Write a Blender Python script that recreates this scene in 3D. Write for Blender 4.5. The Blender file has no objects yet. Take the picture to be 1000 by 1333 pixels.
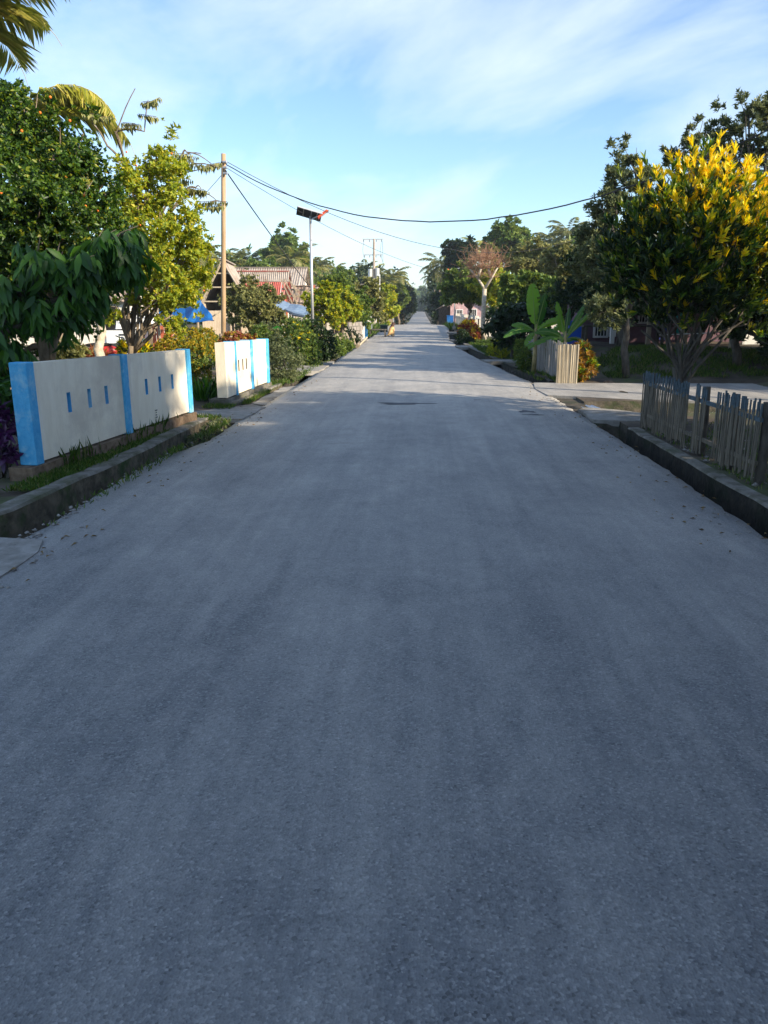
import bpy, math, random
import numpy as np
from mathutils import Vector, Matrix
R=math.radians
sc=bpy.context.scene
# ---------------------------------------------------------------- camera
F=1000.; TH=R(14.8); YAW=R(2.6); EYE=1.6
cd=bpy.data.cameras.new('camera'); cam=bpy.data.objects.new('camera',cd); sc.collection.objects.link(cam)
cd.sensor_fit='HORIZONTAL'; cd.sensor_width=36; cd.lens=36; cd.clip_start=.05; cd.clip_end=6000
cam.location=(0,0,EYE); cam.rotation_euler=(R(90)-TH,0,YAW); sc.camera=cam
# ---------------------------------------------------------------- world, sun, exposure
SUN_EL=R(25); SDX,SDY=1.0,-.52          # horizontal direction towards the sun
w=bpy.data.worlds.new('World'); sc.world=w; w.use_nodes=True
nt=w.node_tree; N=nt.nodes; L=nt.links; N.clear()
sky=N.new('ShaderNodeTexSky'); sky.sky_type='NISHITA'; sky.sun_disc=False
sky.sun_elevation=SUN_EL; sky.sun_rotation=math.atan2(SDX,SDY); sky.air_density=1.0; sky.dust_density=.25; sky.ozone_density=1.8
tc=N.new('ShaderNodeTexCoord'); sep=N.new('ShaderNodeSeparateXYZ'); L.new(tc.outputs['Generated'],sep.inputs[0])
def mth(op,a,b,nn=N,ll=L):
    m=nn.new('ShaderNodeMath'); m.operation=op
    for i,v in enumerate((a,b)):
        if v is None: continue
        if isinstance(v,(int,float)): m.inputs[i].default_value=v
        else: ll.new(v,m.inputs[i])
    return m.outputs[0]
den=mth('ADD',mth('MAXIMUM',sep.outputs[2],0.0),.30)
cx=mth('DIVIDE',sep.outputs[0],den); cy=mth('DIVIDE',sep.outputs[1],den)
cmb=N.new('ShaderNodeCombineXYZ'); L.new(mth('MULTIPLY',cx,.9),cmb.inputs[0]); L.new(mth('ADD',cy,mth('MULTIPLY',cx,.5)),cmb.inputs[1])
n1=N.new('ShaderNodeTexNoise'); n1.inputs['Scale'].default_value=1.9; n1.inputs['Detail'].default_value=10; n1.inputs['Roughness'].default_value=.58; n1.inputs['Distortion'].default_value=.35
off=N.new('ShaderNodeVectorMath'); off.operation='ADD'; L.new(cmb.outputs[0],off.inputs[0]); off.inputs[1].default_value=(1.5,5,0); L.new(off.outputs[0],n1.inputs['Vector'])
cr=N.new('ShaderNodeValToRGB'); cr.color_ramp.elements[0].position=.42; cr.color_ramp.elements[1].position=.74
L.new(n1.outputs[0],cr.inputs[0])
cm=N.new('ShaderNodeMixRGB'); L.new(mth('MULTIPLY',cr.outputs[0],.66),cm.inputs[0])
tint=N.new('ShaderNodeMixRGB'); tint.blend_type='MULTIPLY'; tint.inputs[0].default_value=1; tint.inputs[2].default_value=(.88,1.0,1.14,1)
L.new(sky.outputs[0],tint.inputs[1]); L.new(tint.outputs[0],cm.inputs[1]); cm.inputs[2].default_value=(5.3,5.8,6.1,1)
bg=N.new('ShaderNodeBackground'); bg.inputs[1].default_value=.102
wo=N.new('ShaderNodeOutputWorld'); L.new(cm.outputs[0],bg.inputs[0]); L.new(bg.outputs[0],wo.inputs[0])
sd=bpy.data.lights.new('sun','SUN'); sd.energy=4.6; sd.angle=R(.8); sd.color=(1,.86,.66)
so=bpy.data.objects.new('sun',sd); sc.collection.objects.link(so)
sv=Vector((SDX,SDY,0)).normalized()*math.cos(SUN_EL)+Vector((0,0,math.sin(SUN_EL)))
so.rotation_euler=sv.to_track_quat('Z','Y').to_euler(); so.location=(0,0,40)
sc.view_settings.view_transform='Standard'; sc.view_settings.look='None'; sc.view_settings.exposure=1.12; sc.view_settings.gamma=1
sc.cycles.max_bounces=6; sc.cycles.diffuse_bounces=3; sc.cycles.glossy_bounces=2; sc.cycles.transmission_bounces=4; sc.cycles.transparent_max_bounces=4
sc.cycles.use_denoising=True
# ---------------------------------------------------------------- helpers
def ray(px,py):
    x=(px-500)/F; y=(666.5-py)/F
    fy=math.cos(TH)+y*math.sin(TH); fz=-math.sin(TH)+y*math.cos(TH)
    return x*math.cos(YAW)-fy*math.sin(YAW), x*math.sin(YAW)+fy*math.cos(YAW), fz
def at(px,py,Y):
    a,b,c=ray(px,py); t=Y/b; return Vector((a*t,Y,EYE+c*t))
def gx(px,Y): return at(px,420,Y).x
_gy=[-50,0,45,75,110,180,300,450,700,1500]; _gz=[0,0,.02,.15,-.5,-1.7,-1.2,0,1,2]
def gz(y): return float(np.interp(y,_gy,_gz))
def mat(name,col,rough=.8,col2=None,scale=6,bump=0,bscale=40,spec=.3,metal=0,ramp=(.35,.65),stretch=None,col3=None):
    m=bpy.data.materials.new(name); m.use_nodes=True; n=m.node_tree.nodes; l=m.node_tree.links
    p=n['Principled BSDF']; p.inputs['Roughness'].default_value=rough; p.inputs['Specular IOR Level'].default_value=spec; p.inputs['Metallic'].default_value=metal
    p.inputs['Base Color'].default_value=(*col,1)
    t=n.new('ShaderNodeTexCoord'); v=t.outputs['Object']
    if stretch:
        mp=n.new('ShaderNodeMapping'); mp.inputs['Scale'].default_value=stretch; l.new(v,mp.inputs[0]); v=mp.outputs[0]
    if col2:
        a=n.new('ShaderNodeTexNoise'); a.inputs['Scale'].default_value=scale; a.inputs['Detail'].default_value=8; a.inputs['Roughness'].default_value=.62; l.new(v,a.inputs['Vector'])
        c=n.new('ShaderNodeValToRGB'); e=c.color_ramp.elements; e[0].position,e[1].position=ramp; e[0].color=(*col,1); e[1].color=(*col2,1)
        l.new(a.outputs[0],c.inputs[0]); o=c.outputs[0]
        if col3:
            a2=n.new('ShaderNodeTexNoise'); a2.inputs['Scale'].default_value=scale*.27; a2.inputs['Detail'].default_value=9; a2.inputs['Roughness'].default_value=.7; l.new(t.outputs['Object'],a2.inputs['Vector'])
            c2=n.new('ShaderNodeValToRGB'); c2.color_ramp.elements[0].position=.5; c2.color_ramp.elements[1].position=.64; l.new(a2.outputs[0],c2.inputs[0])
            mx=n.new('ShaderNodeMixRGB'); l.new(c2.outputs[0],mx.inputs[0]); l.new(o,mx.inputs[1]); mx.inputs[2].default_value=(*col3,1); o=mx.outputs[0]
        l.new(o,p.inputs['Base Color'])
    if bump:
        b=n.new('ShaderNodeTexNoise'); b.inputs['Scale'].default_value=bscale; b.inputs['Detail'].default_value=6; l.new(v,b.inputs['Vector'])
        bb=n.new('ShaderNodeBump'); bb.inputs['Strength'].default_value=bump; bb.inputs['Distance'].default_value=.02; l.new(b.outputs[0],bb.inputs['Height']); l.new(bb.outputs[0],p.inputs['Normal'])
    return m
def leafmat(name,cols,trans=.35,rough=.45,spec=.4,pos=None,tr_col=None):
    m=bpy.data.materials.new(name); m.use_nodes=True; n=m.node_tree.nodes; l=m.node_tree.links
    p=n['Principled BSDF']; p.inputs['Roughness'].default_value=rough; p.inputs['Specular IOR Level'].default_value=spec
    g=n.new('ShaderNodeNewGeometry'); c=n.new('ShaderNodeValToRGB'); e=c.color_ramp.elements
    while len(e)<len(cols): e.new(.5)
    for i,q in enumerate(cols):
        e[i].position=(pos[i] if pos else i/(len(cols)-1)); 
    for i,q in enumerate(cols): e[i].color=(*q,1)
    l.new(g.outputs['Random Per Island'],c.inputs[0])
    o=n['Material Output']; t=n.new('ShaderNodeBsdfTranslucent'); mx=n.new('ShaderNodeMixShader'); mx.inputs[0].default_value=trans
    hs=n.new('ShaderNodeHueSaturation'); hs.inputs['Hue'].default_value=.485; hs.inputs['Saturation'].default_value=1.1; hs.inputs['Value'].default_value=1.5
    l.new(c.outputs[0],p.inputs['Base Color']); l.new(c.outputs[0],hs.inputs['Color']); l.new(hs.outputs[0],t.inputs['Color'])
    l.new(p.outputs[0],mx.inputs[1]); l.new(t.outputs[0],mx.inputs[2]); l.new(mx.outputs[0],o.inputs['Surface'])
    return m
def tag(o,label=None,cat=None,group=None,kind=None):
    if label: o['label']=label
    if cat: o['category']=cat
    if group: o['group']=group
    if kind: o['kind']=kind
    return o
def empty(name,loc=(0,0,0),rz=0,label=None,cat=None,group=None):
    o=bpy.data.objects.new(name,None); sc.collection.objects.link(o); o.location=loc; o.rotation_euler=(0,0,rz); o.empty_display_size=.1
    return tag(o,label,cat,group)
class MB:
    def __init__(s): s.v=[]; s.f=[]; s.m=[]
    def add(s,vs,fs,mi=0):
        b=len(s.v); s.v+= [tuple(q) for q in vs]; s.f+=[tuple(b+i for i in f) for f in fs]; s.m+=[mi]*len(fs); return s
    def box(s,c,d,rz=0,mi=0,M=None,taper=1):
        x,y,z=[q/2 for q in d]; vs=[]
        for k,(a,b_,e) in enumerate([(-1,-1,-1),(1,-1,-1),(1,1,-1),(-1,1,-1),(-1,-1,1),(1,-1,1),(1,1,1),(-1,1,1)]):
            t=taper if e>0 else 1
            p=Vector((a*x*t,b_*y*t,e*z))
            p=(M@p) if M else Matrix.Rotation(rz,3,'Z')@p
            vs.append(p+Vector(c))
        return s.add(vs,[(0,3,2,1),(4,5,6,7),(0,1,5,4),(1,2,6,5),(2,3,7,6),(3,0,4,7)],mi)
    def bar(s,a,b,wd,hg=None,mi=0):
        a,b=Vector(a),Vector(b); d=b-a; q=d.to_track_quat('X','Z').to_matrix()
        return s.box((a+b)/2,(d.length,wd,hg or wd),M=q,mi=mi)
    def tube(s,pts,rad,n=8,mi=0,cap=True):
        pts=[Vector(p) for p in pts]; rad=rad if hasattr(rad,'__len__') else [rad]*len(pts); vs=[];fs=[]
        up=Vector((.13,.37,.92))
        for i,p in enumerate(pts):
            d=(pts[min(i+1,len(pts)-1)]-pts[max(i-1,0)]).normalized()
            if abs(d.dot(up))>.95: up=Vector((.9,.3,.1))
            a=d.cross(up).normalized(); b=d.cross(a)
            for k in range(n):
                t=2*math.pi*k/n; vs.append(p+(a*math.cos(t)+b*math.sin(t))*rad[i])
        for i in range(len(pts)-1):
            for k in range(n): fs.append((i*n+k,i*n+(k+1)%n,(i+1)*n+(k+1)%n,(i+1)*n+k))
        if cap: fs+= [tuple(range(n))[::-1], tuple((len(pts)-1)*n+k for k in range(n))]
        return s.add(vs,fs,mi)
    def poly(s,pts,z0,z1,mi=0):
        n=len(pts); vs=[(p[0],p[1],(z1(p[0],p[1]) if callable(z1) else z1)) for p in pts]+[(p[0],p[1],z0) for p in pts]
        return s.add(vs,[tuple(range(n)),tuple(range(2*n-1,n-1,-1))]+[(i,n+i,n+(i+1)%n,(i+1)%n) for i in range(n)],mi)
    def sheet(s,p00,p10,p11,p01,waves=0,amp=.03,nv=1,th=.012,mi=0,sag=0,jit=0):
        p00,p10,p11,p01=map(Vector,(p00,p10,p11,p01)); nu=max(1,waves*4); nv=max(nv,1)
        nrm=(p10-p00).cross(p01-p00).normalized(); vs=[];fs=[]
        for lay in (0,1):
            for j in range(nv+1):
                for i in range(nu+1):
                    u,v=i/nu,j/nv; p=(p00*(1-u)+p10*u)*(1-v)+(p01*(1-u)+p11*u)*v
                    p=p+nrm*(amp*math.sin(2*math.pi*waves*u)*(1 if waves else 0)-lay*th)
                    if sag: p=p-Vector((0,0,sag*4*v*(1-v)+sag*2*u*(1-u)))
                    vs.append(p)
        W=nu+1; o=W*(nv+1)
        for j in range(nv):
            for i in range(nu):
                a=j*W+i; fs.append((a,a+1,a+W+1,a+W)); fs.append((o+a,o+a+W,o+a+W+1,o+a+1))
        for i in range(nu): fs.append((i,o+i,o+i+1,i+1)); a=nv*W+i; fs.append((a,a+1,o+a+1,o+a))
        for j in range(nv): a=j*W; fs.append((a,a+W,o+a+W,o+a)); a=j*W+nu; fs.append((a,o+a,o+a+W,a+W))
        return s.add(vs,fs,mi)
    def ball(s,c,r,seg=12,rings=8,mi=0,noise=0,rng=None):
        c=Vector(c); r=Vector(r) if hasattr(r,'__len__') else Vector((r,r,r)); vs=[];fs=[]
        for j in range(rings+1):
            for i in range(seg):
                a=math.pi*j/rings; b=2*math.pi*i/seg; k=1+(rng.uniform(-noise,noise) if rng and 0<j<rings else 0)
                vs.append(c+Vector((r.x*math.sin(a)*math.cos(b)*k,r.y*math.sin(a)*math.sin(b)*k,r.z*math.cos(a)*k)))
        for j in range(rings):
            for i in range(seg): fs.append((j*seg+i,(j+1)*seg+i,(j+1)*seg+(i+1)%seg,j*seg+(i+1)%seg))
        return s.add(vs,fs,mi)
    def build(s,name,m,parent=None,smooth=False):
        me=bpy.data.meshes.new(name); me.from_pydata([tuple(map(float,q)) for q in s.v],[],s.f)
        for q in (m if isinstance(m,(list,tuple)) else [m]): me.materials.append(q)
        if len(set(s.m))>1 or (s.m and s.m[0]): me.polygons.foreach_set('material_index',s.m)
        if smooth: me.polygons.foreach_set('use_smooth',[True]*len(s.f))
        o=bpy.data.objects.new(name,me); sc.collection.objects.link(o)
        if parent: o.parent=parent
        return o
def thing(name,mb,m,label,cat,group=None,kind=None,smooth=False):
    return tag(mb.build(name,m,smooth=smooth),label,cat,group,kind)
def np_mesh(name,V,T,m,parent=None,mi=None,smooth=False):
    me=bpy.data.meshes.new(name); V=np.asarray(V,np.float32).reshape(-1,3); T=np.asarray(T,np.int32); k=T.shape[1]
    me.vertices.add(len(V)); me.vertices.foreach_set('co',V.ravel()); me.loops.add(T.size); me.loops.foreach_set('vertex_index',T.ravel())
    me.polygons.add(len(T)); me.polygons.foreach_set('loop_start',np.arange(0,T.size,k,dtype=np.int32))
    for q in (m if isinstance(m,(list,tuple)) else [m]): me.materials.append(q)
    if mi is not None: me.polygons.foreach_set('material_index',np.asarray(mi,np.int32))
    if smooth: me.polygons.foreach_set('use_smooth',np.ones(len(T),bool))
    me.update(calc_edges=True)
    o=bpy.data.objects.new(name,me); sc.collection.objects.link(o)
    if parent: o.parent=parent
    return o
def unit(a): return a/np.maximum(np.linalg.norm(a,axis=-1,keepdims=True),1e-6)
def leaves(P,D,Nn,Ln,Wd,curl=.12,big=False):
    """leaf blades: P base, D direction, Nn approx normal, arrays of length/width -> V,T"""
    S=unit(np.cross(D,Nn)); U=np.cross(S,D); Ln=Ln[:,None]; Wd=Wd[:,None]; n=len(P)
    if not big:
        V=np.stack([P, P+D*Ln*.45-S*Wd*.5+U*Wd*.18, P+D*Ln-U*Ln*curl, P+D*Ln*.45+S*Wd*.5+U*Wd*.18],1)
        b=np.arange(n)[:,None]*4; T=np.concatenate([b+[0,2,1],b+[0,3,2]],1).reshape(-1,3)
        return V.reshape(-1,3),T
    rows=[(0,.05,0),(.22,.75,.02),(.5,1,-.04),(.8,.6,-.5),(1,0.04,-1)]
    vs=[]
    for t,wv,c in rows:
        q=P+D*Ln*t+U*Ln*curl*c
        vs+= [q-S*Wd*.5*wv+U*Wd*.12*wv, q, q+S*Wd*.5*wv+U*Wd*.12*wv]
    V=np.stack(vs,1); b=np.arange(n)[:,None]*15; fs=[]
    for i in range(4):
        for j in range(2):
            a=i*3+j; fs+= [b+[a,a+1,a+4],b+[a,a+4,a+3]]
    return V.reshape(-1,3),np.concatenate(fs,1).reshape(-1,3)
def tufts(rg,P,A,k,Ln,Wd,spread=1.0,jit=.3,curl=.12,droop=0,big=False,tw=.5):
    """k leaves radiating about axis A from every point P"""
    n=len(P); A=unit(A); h=np.where(np.abs(A[:,2:3])>.9,np.array([[1.,0,0]]),np.array([[0,0,1.]])); X=unit(np.cross(A,h)); Y=np.cross(A,X)
    ph=rg.random((n,1))*6.28+np.arange(k)[None]*2.4+rg.normal(0,jit,(n,k)); th=spread*(.35+.65*rg.random((n,k)))
    D=(A[:,None]*np.cos(th)[...,None]+(X[:,None]*np.cos(ph)[...,None]+Y[:,None]*np.sin(ph)[...,None])*np.sin(th)[...,None])
    D=D+np.array([0,0,-droop]); D=unit(D+rg.normal(0,.08,D.shape))
    ln=Ln*(.65+.5*rg.random((n,k))); B=P[:,None]+A[:,None]*(rg.random((n,k))[...,None]-.5)*Ln*tw
    Nn=A[:,None]+rg.normal(0,.35,D.shape)
    return leaves(B.reshape(-1,3),D.reshape(-1,3),unit(Nn.reshape(-1,3)),ln.ravel(),(Wd*ln/Ln).ravel(),curl,big)
def lobe_pts(rg,lobes,n,shell=.55,flat=1.0,rough=.25,clump=0):
    """points in a set of overlapping ellipsoid lobes (x,y,z,r), denser near their skins; returns P and outward A"""
    L_=np.array([(*l[:3],l[3],(l[4] if len(l)>4 else l[3]*flat)) for l in lobes],float); wgt=L_[:,3]**2; wgt/=wgt.sum()
    idx=rg.choice(len(L_),n,p=wgt); d=unit(rg.normal(0,1,(n,3))); r=(shell+(1-shell)*rg.random(n)**.6)
    # break every lobe's outline with its own low-frequency bumps
    b=1+rough*np.sin(d[:,0]*5+idx*1.7)*np.cos(d[:,1]*6+idx*2.3)+rough*.6*np.sin(d[:,2]*9+idx)+rough*.5*rg.normal(0,.5,n)
    q=L_[idx]; P=q[:,:3]+d*np.stack([q[:,3],q[:,3],q[:,4]],1)*(r*b)[:,None]
    if clump and n>500:   # leaves gather on sprigs, with gaps between
        m=max(20,n//clump); a=rg.integers(0,m,n); P=P[a]+rg.normal(0,1,(n,3))*(q[a,3]*.13)[:,None]*np.array([1,1,.8]); d=unit(d[a]+rg.normal(0,.35,(n,3)))
    return P,d
def limb(mb,rng,a,b,r0,r1,wob=.12,n=5,sides=6,mi=0):
    a,b=Vector(a),Vector(b); ln=(b-a).length; pts=[]
    for i in range(n+1):
        t=i/n; p=a.lerp(b,t); s=math.sin(math.pi*t)
        pts.append(p+Vector((rng.uniform(-1,1),rng.uniform(-1,1),rng.uniform(-.2,1.))) *wob*ln*s)
    mb.tube(pts,[r0+(r1-r0)*(i/n) for i in range(n+1)],sides,mi)
    return pts
def tree(name,label,cat,base,fork,lobes,lm,tm,n,k,Ln,Wd,r0=.09,seed=1,group=None,spread=1.2,shell=.5,flat=1.,up=.35,droop=.15,big=False,nl=None,trunks=1,curl=.15,rough=.25,twigs=0,mixf=None,jit=.3):
    rng=random.Random(seed); rg=np.random.default_rng(seed); root=empty(name,base,0,label,cat,group); B=Vector(base)
    tb=MB(); F_=Vector(fork)-B
    for t in range(trunks):
        off=Vector((rng.uniform(-1,1),rng.uniform(-1,1),0))*(.12*(trunks>1)); limb(tb,rng,off*.4,F_+off,r0,r0*.6,.05,5,8)
    for l in (lobes[:nl] if nl else lobes):
        c=Vector(l[:3])-B; pts=limb(tb,rng,F_*rng.uniform(.8,1),c,r0*.5,r0*.15,.1,4,6)
        for _ in range(3):
            d=Vector((rng.uniform(-1,1),rng.uniform(-1,1),rng.uniform(-.4,1))).normalized()*l[3]*.85
            limb(tb,rng,pts[-2],c+d,r0*.16,r0*.05,.1,3,4)
    tb.build('trunk',tm,root,True)
    P,A=lobe_pts(rg,[(l[0]-B.x,l[1]-B.y,l[2]-B.z,*l[3:]) for l in lobes],n,shell,flat,rough,0 if big or name=='yard_tree' else 11)
    A=unit(A+np.array([0,0,up])+rg.normal(0,.3,A.shape))
    V,T=tufts(rg,P,A,k,Ln,Wd,spread,jit,curl,droop,big)
    mi=None
    if mixf is not None:
        s=mixf(P,A,rg).astype(np.int32); per=len(T)//n; mi=np.repeat(s,per)
    np_mesh('crown',V,T,lm,root,mi)
    return root
def plobes(L_,Y=None):
    """lobes given as (px,py,Y,r_px[,rz_px])"""
    o=[]
    for l in L_:
        p=at(l[0],l[1],l[2]); r=l[3]*l[2]/F; o.append((p.x,p.y,p.z,r)+((l[4]*l[2]/F,) if len(l)>4 else ()))
    return o
def copy_tree(o,parent=None):
    c=o.copy(); sc.collection.objects.link(c); c.parent=parent
    for ch in o.children: copy_tree(ch,c)
    return c
# ---------------------------------------------------------------- materials
M={}
M['wallpaint']=mat('cream_paint',(.74,.66,.51),.8,(.84,.77,.62),3,.25,30,col3=(.62,.55,.44),stretch=(2.5,2.5,.5))
M['blue']=mat('sky_blue_paint',(.05,.32,.60),.65,(.10,.42,.68),14,.35,60,col3=(.28,.52,.66))
M['conc']=mat('old_concrete',(.20,.19,.165),.95,(.36,.345,.31),9,.5,30,col3=(.12,.12,.085))
M['slab']=mat('slab_concrete',(.20,.19,.17),.95,(.33,.315,.29),5,.35,30,col3=(.14,.13,.11))
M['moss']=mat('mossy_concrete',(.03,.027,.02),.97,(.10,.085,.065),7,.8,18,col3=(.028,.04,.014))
M['stone']=mat('brown_stone',(.10,.065,.04),.95,(.22,.16,.11),12,.7,20)
M['bark']=mat('bark',(.10,.075,.05),.9,(.26,.21,.15),14,.7,30,stretch=(1,1,.35))
M['palebark']=mat('pale_bark',(.34,.29,.22),.9,(.56,.5,.4),12,.5,25)
M['darkbark']=mat('dark_bark',(.05,.042,.034),.9,(.14,.125,.105),10,.6,25,stretch=(1,1,.4))
M['wood']=mat('weathered_wood',(.22,.17,.12),.85,(.42,.34,.24),5,.3,30,stretch=(6,6,.6))
M['oldbamboo']=mat('old_bamboo',(.055,.048,.036),.85,(.22,.19,.145),5,.25,30,stretch=(9,9,.7))
M['bamboo']=mat('bamboo',(.30,.25,.17),.75,(.48,.41,.30),5,.25,30,stretch=(9,9,.7))
M['metal']=mat('galvanised',(.5,.5,.5),.4,(.6,.6,.6),5,metal=.6)
M['darkmetal']=mat('dark_metal',(.05,.05,.055),.5)
M['rust']=mat('rusty_roof',(.23,.17,.13),.85,(.36,.29,.24),5,.2,20,col3=(.17,.10,.07))
M['redroof']=mat('red_roof',(.34,.07,.06),.7,(.42,.13,.10),5,.1,20,col3=(.36,.27,.22),ramp=(.3,.8))
M['wire']=mat('wire',(.03,.03,.035),.6)
M['black']=mat('dark_interior',(.012,.011,.01),.9)
M['white']=mat('white_paint',(.75,.75,.73),.35,spec=.5)
M['glass']=mat('dark_glass',(.02,.025,.03),.08,spec=.8)
M['tarp']=mat('blue_tarp',(.006,.075,.26),.45,(.012,.13,.38),4,.4,8,spec=.5)
lf_citrus=leafmat('citrus_leaf',[(.014,.038,.008),(.036,.09,.012),(.11,.19,.018),(.28,.28,.02)],.35,.45,.4,[0,.45,.9,1])
lf_big=leafmat('broad_leaf',[(.016,.055,.012),(.035,.105,.018),(.07,.18,.02)],.35,.5,.35)
lf_lime=leafmat('lime_leaf',[(.12,.19,.02),(.26,.33,.03),(.42,.43,.04),(.58,.46,.04)],.42,.5,.35,[0,.4,.85,1])
lf_mid=leafmat('mid_leaf',[(.05,.10,.022),(.11,.18,.035),(.22,.27,.05)],.35,.5,.35)
lf_olive=leafmat('olive_leaf',[(.10,.12,.04),(.20,.21,.07),(.32,.31,.11)],.3,.55,.3)
lf_grey=leafmat('grey_green_leaf',[(.05,.075,.035),(.12,.15,.065),(.22,.24,.10)],.28,.5,.35)
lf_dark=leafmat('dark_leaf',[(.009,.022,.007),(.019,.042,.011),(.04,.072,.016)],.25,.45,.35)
lf_palm=leafmat('palm_leaf',[(.20,.24,.05),(.38,.40,.09),(.62,.58,.20)],.5,.42,.4,[0,.6,1])
lf_fpalm=leafmat('far_palm_leaf',[(.08,.11,.03),(.15,.18,.05),(.30,.28,.10)],.35)
lf_yel=leafmat('croton_yellow',[(.55,.52,.02),(.85,.72,.03),(.90,.60,.02),(.50,.55,.03)],.35,.38,.45)
lf_cgr=leafmat('croton_green',[(.025,.07,.010),(.07,.15,.018),(.40,.42,.03)],.3,.38,.45)
lf_ban=leafmat('banana_leaf',[(.015,.07,.01),(.035,.13,.018),(.12,.26,.03)],.45,.38,.45)
lf_red=leafmat('red_leaf',[(.18,.03,.03),(.30,.07,.04),(.22,.16,.04)],.3,.45,.35)
lf_gold=leafmat('gold_leaf',[(.16,.19,.02),(.36,.30,.02),(.45,.28,.03)],.35,.5,.3)
lf_purple=leafmat('purple_leaf',[(.045,.01,.05),(.09,.02,.10),(.02,.01,.03)],.2,.35,.5)
lf_grass=leafmat('grass_blade',[(.035,.08,.012),(.07,.14,.02),(.13,.19,.035),(.22,.2,.08)],.3,.6,.25,[0,.5,.85,1])
lf_dry=leafmat('dry_twig',[(.20,.10,.05),(.30,.16,.09),(.36,.22,.13)],.1,.8,.1)
# ---------------------------------------------------------------- ground
def soil():
    m=mat('soil',(.045,.036,.026),.95,(.11,.088,.066),1.6,.6,14,col3=(.07,.10,.03)); return m
M['soil']=soil()
def hn(x,y): return .035*math.sin(x*.9+y*.37)+.025*math.sin(x*1.7-y*.8+1.3)+.012*math.sin(x*3.9+y*2.7)
def sm(a,b,t): t=min(1,max(0,(t-a)/(b-a))); return t*t*(3-2*t)
def tz(x,y):
    z=gz(y)+hn(x,y)*min(1,abs(abs(x)-3)/2)-.015
    if x<-7 and y>18: z-=.28*sm(-7,-10,x)*sm(18,26,y)*(1-sm(60,90,y))
    if x>3.2 and y<11: z-=.04
    if 2.6<x<9 and 12.6<y<13.95: z=-.34
    if x>4.35 and 17.55<y<60:
        b=.5*sm(18.6,21.8,y)*(1-sm(34,50,y)); z+=b*sm(4.35,5.5,x)
        if y<18.9: z-=.30*(1-sm(18.1,18.9,y))
    if abs(x)>25: z+=(abs(x)-25)*.004
    return z
def sR(y): return float(np.interp(y,[0,18,26,33,45,60,75,90],[0,-.03,-.58,-.93,-.93,-.4,.12,0]))
def sL(y): return float(np.interp(y,[0,25,45,75],[0,0,-.22,-.35]))
def xs_(x,y):
    if 2.5<x<=2.995: return x+sR(y)
    if 2.995<x<5: return x+sR(y)*(5-x)/2.01
    if -3.5<x<-3.1 and y<9: return x+float(np.interp(y,[5,6,8,9],[-.25,-.2,-.06,0]))
    if -3.3<x<-2.7: return x+sL(y)
    if -5<x<=-3.3: return x+sL(y)*(5+x)/1.7
    return x
def LT(y): return y<120 and not(y<5.1 or 11.35<y<17.2)    # open left drain
def RT(y): return y<120 and not(11.45<y<17.6)
xs=[-900,-400,-200,-100,-60,-40,-30,-25,-20,-17,-15,-13,-11,-10,-9,-8,-7,-6.2,-5.5,-5,-4.5,-4,-3.7,-3.45,-3.2,-3.19,-2.76,-2.75,-1,1,2.62,2.63,2.98,2.99,3.3,3.7,4.1,4.5,5,5.5,6,6.5,7,7.7,8.4,9.2,10,11,12,13.5,15,17,20,25,30,40,60,100,200,400,900]
ys=[-60,-30,-15,-8]+[round(-5+.25*i,2) for i in range(int(65/.25)+1)]+[62,65,70,75,80,86,92,100,110,121,135,150,165,180,200,230,260,300,350,400,450,520,600,700,900,1500,3000]
gv=[];gf=[];gm=[]
for y in ys:
    for x in xs:
        z=tz(x,y)
        if -3.195<x<-2.755: z=gz(y)-(.36 if LT(y) else .05)
        elif 2.625<x<2.985: z=gz(y)-(.46 if RT(y) else .05)
        elif -2.8<x<2.65: z=gz(y)-.10
        gv.append((xs_(x,y),y,z))
W=len(xs)
for j in range(len(ys)-1):
    for i in range(W-1):
        gf.append((j*W+i,j*W+i+1,(j+1)*W+i+1,(j+1)*W+i))
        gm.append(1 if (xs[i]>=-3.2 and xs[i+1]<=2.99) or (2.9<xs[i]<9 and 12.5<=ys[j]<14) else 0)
g=MB(); g.v=gv; g.f=gf; g.m=gm
tag(g.build('ground',[M['soil'],M['moss']],smooth=False),kind='structure')
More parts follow.
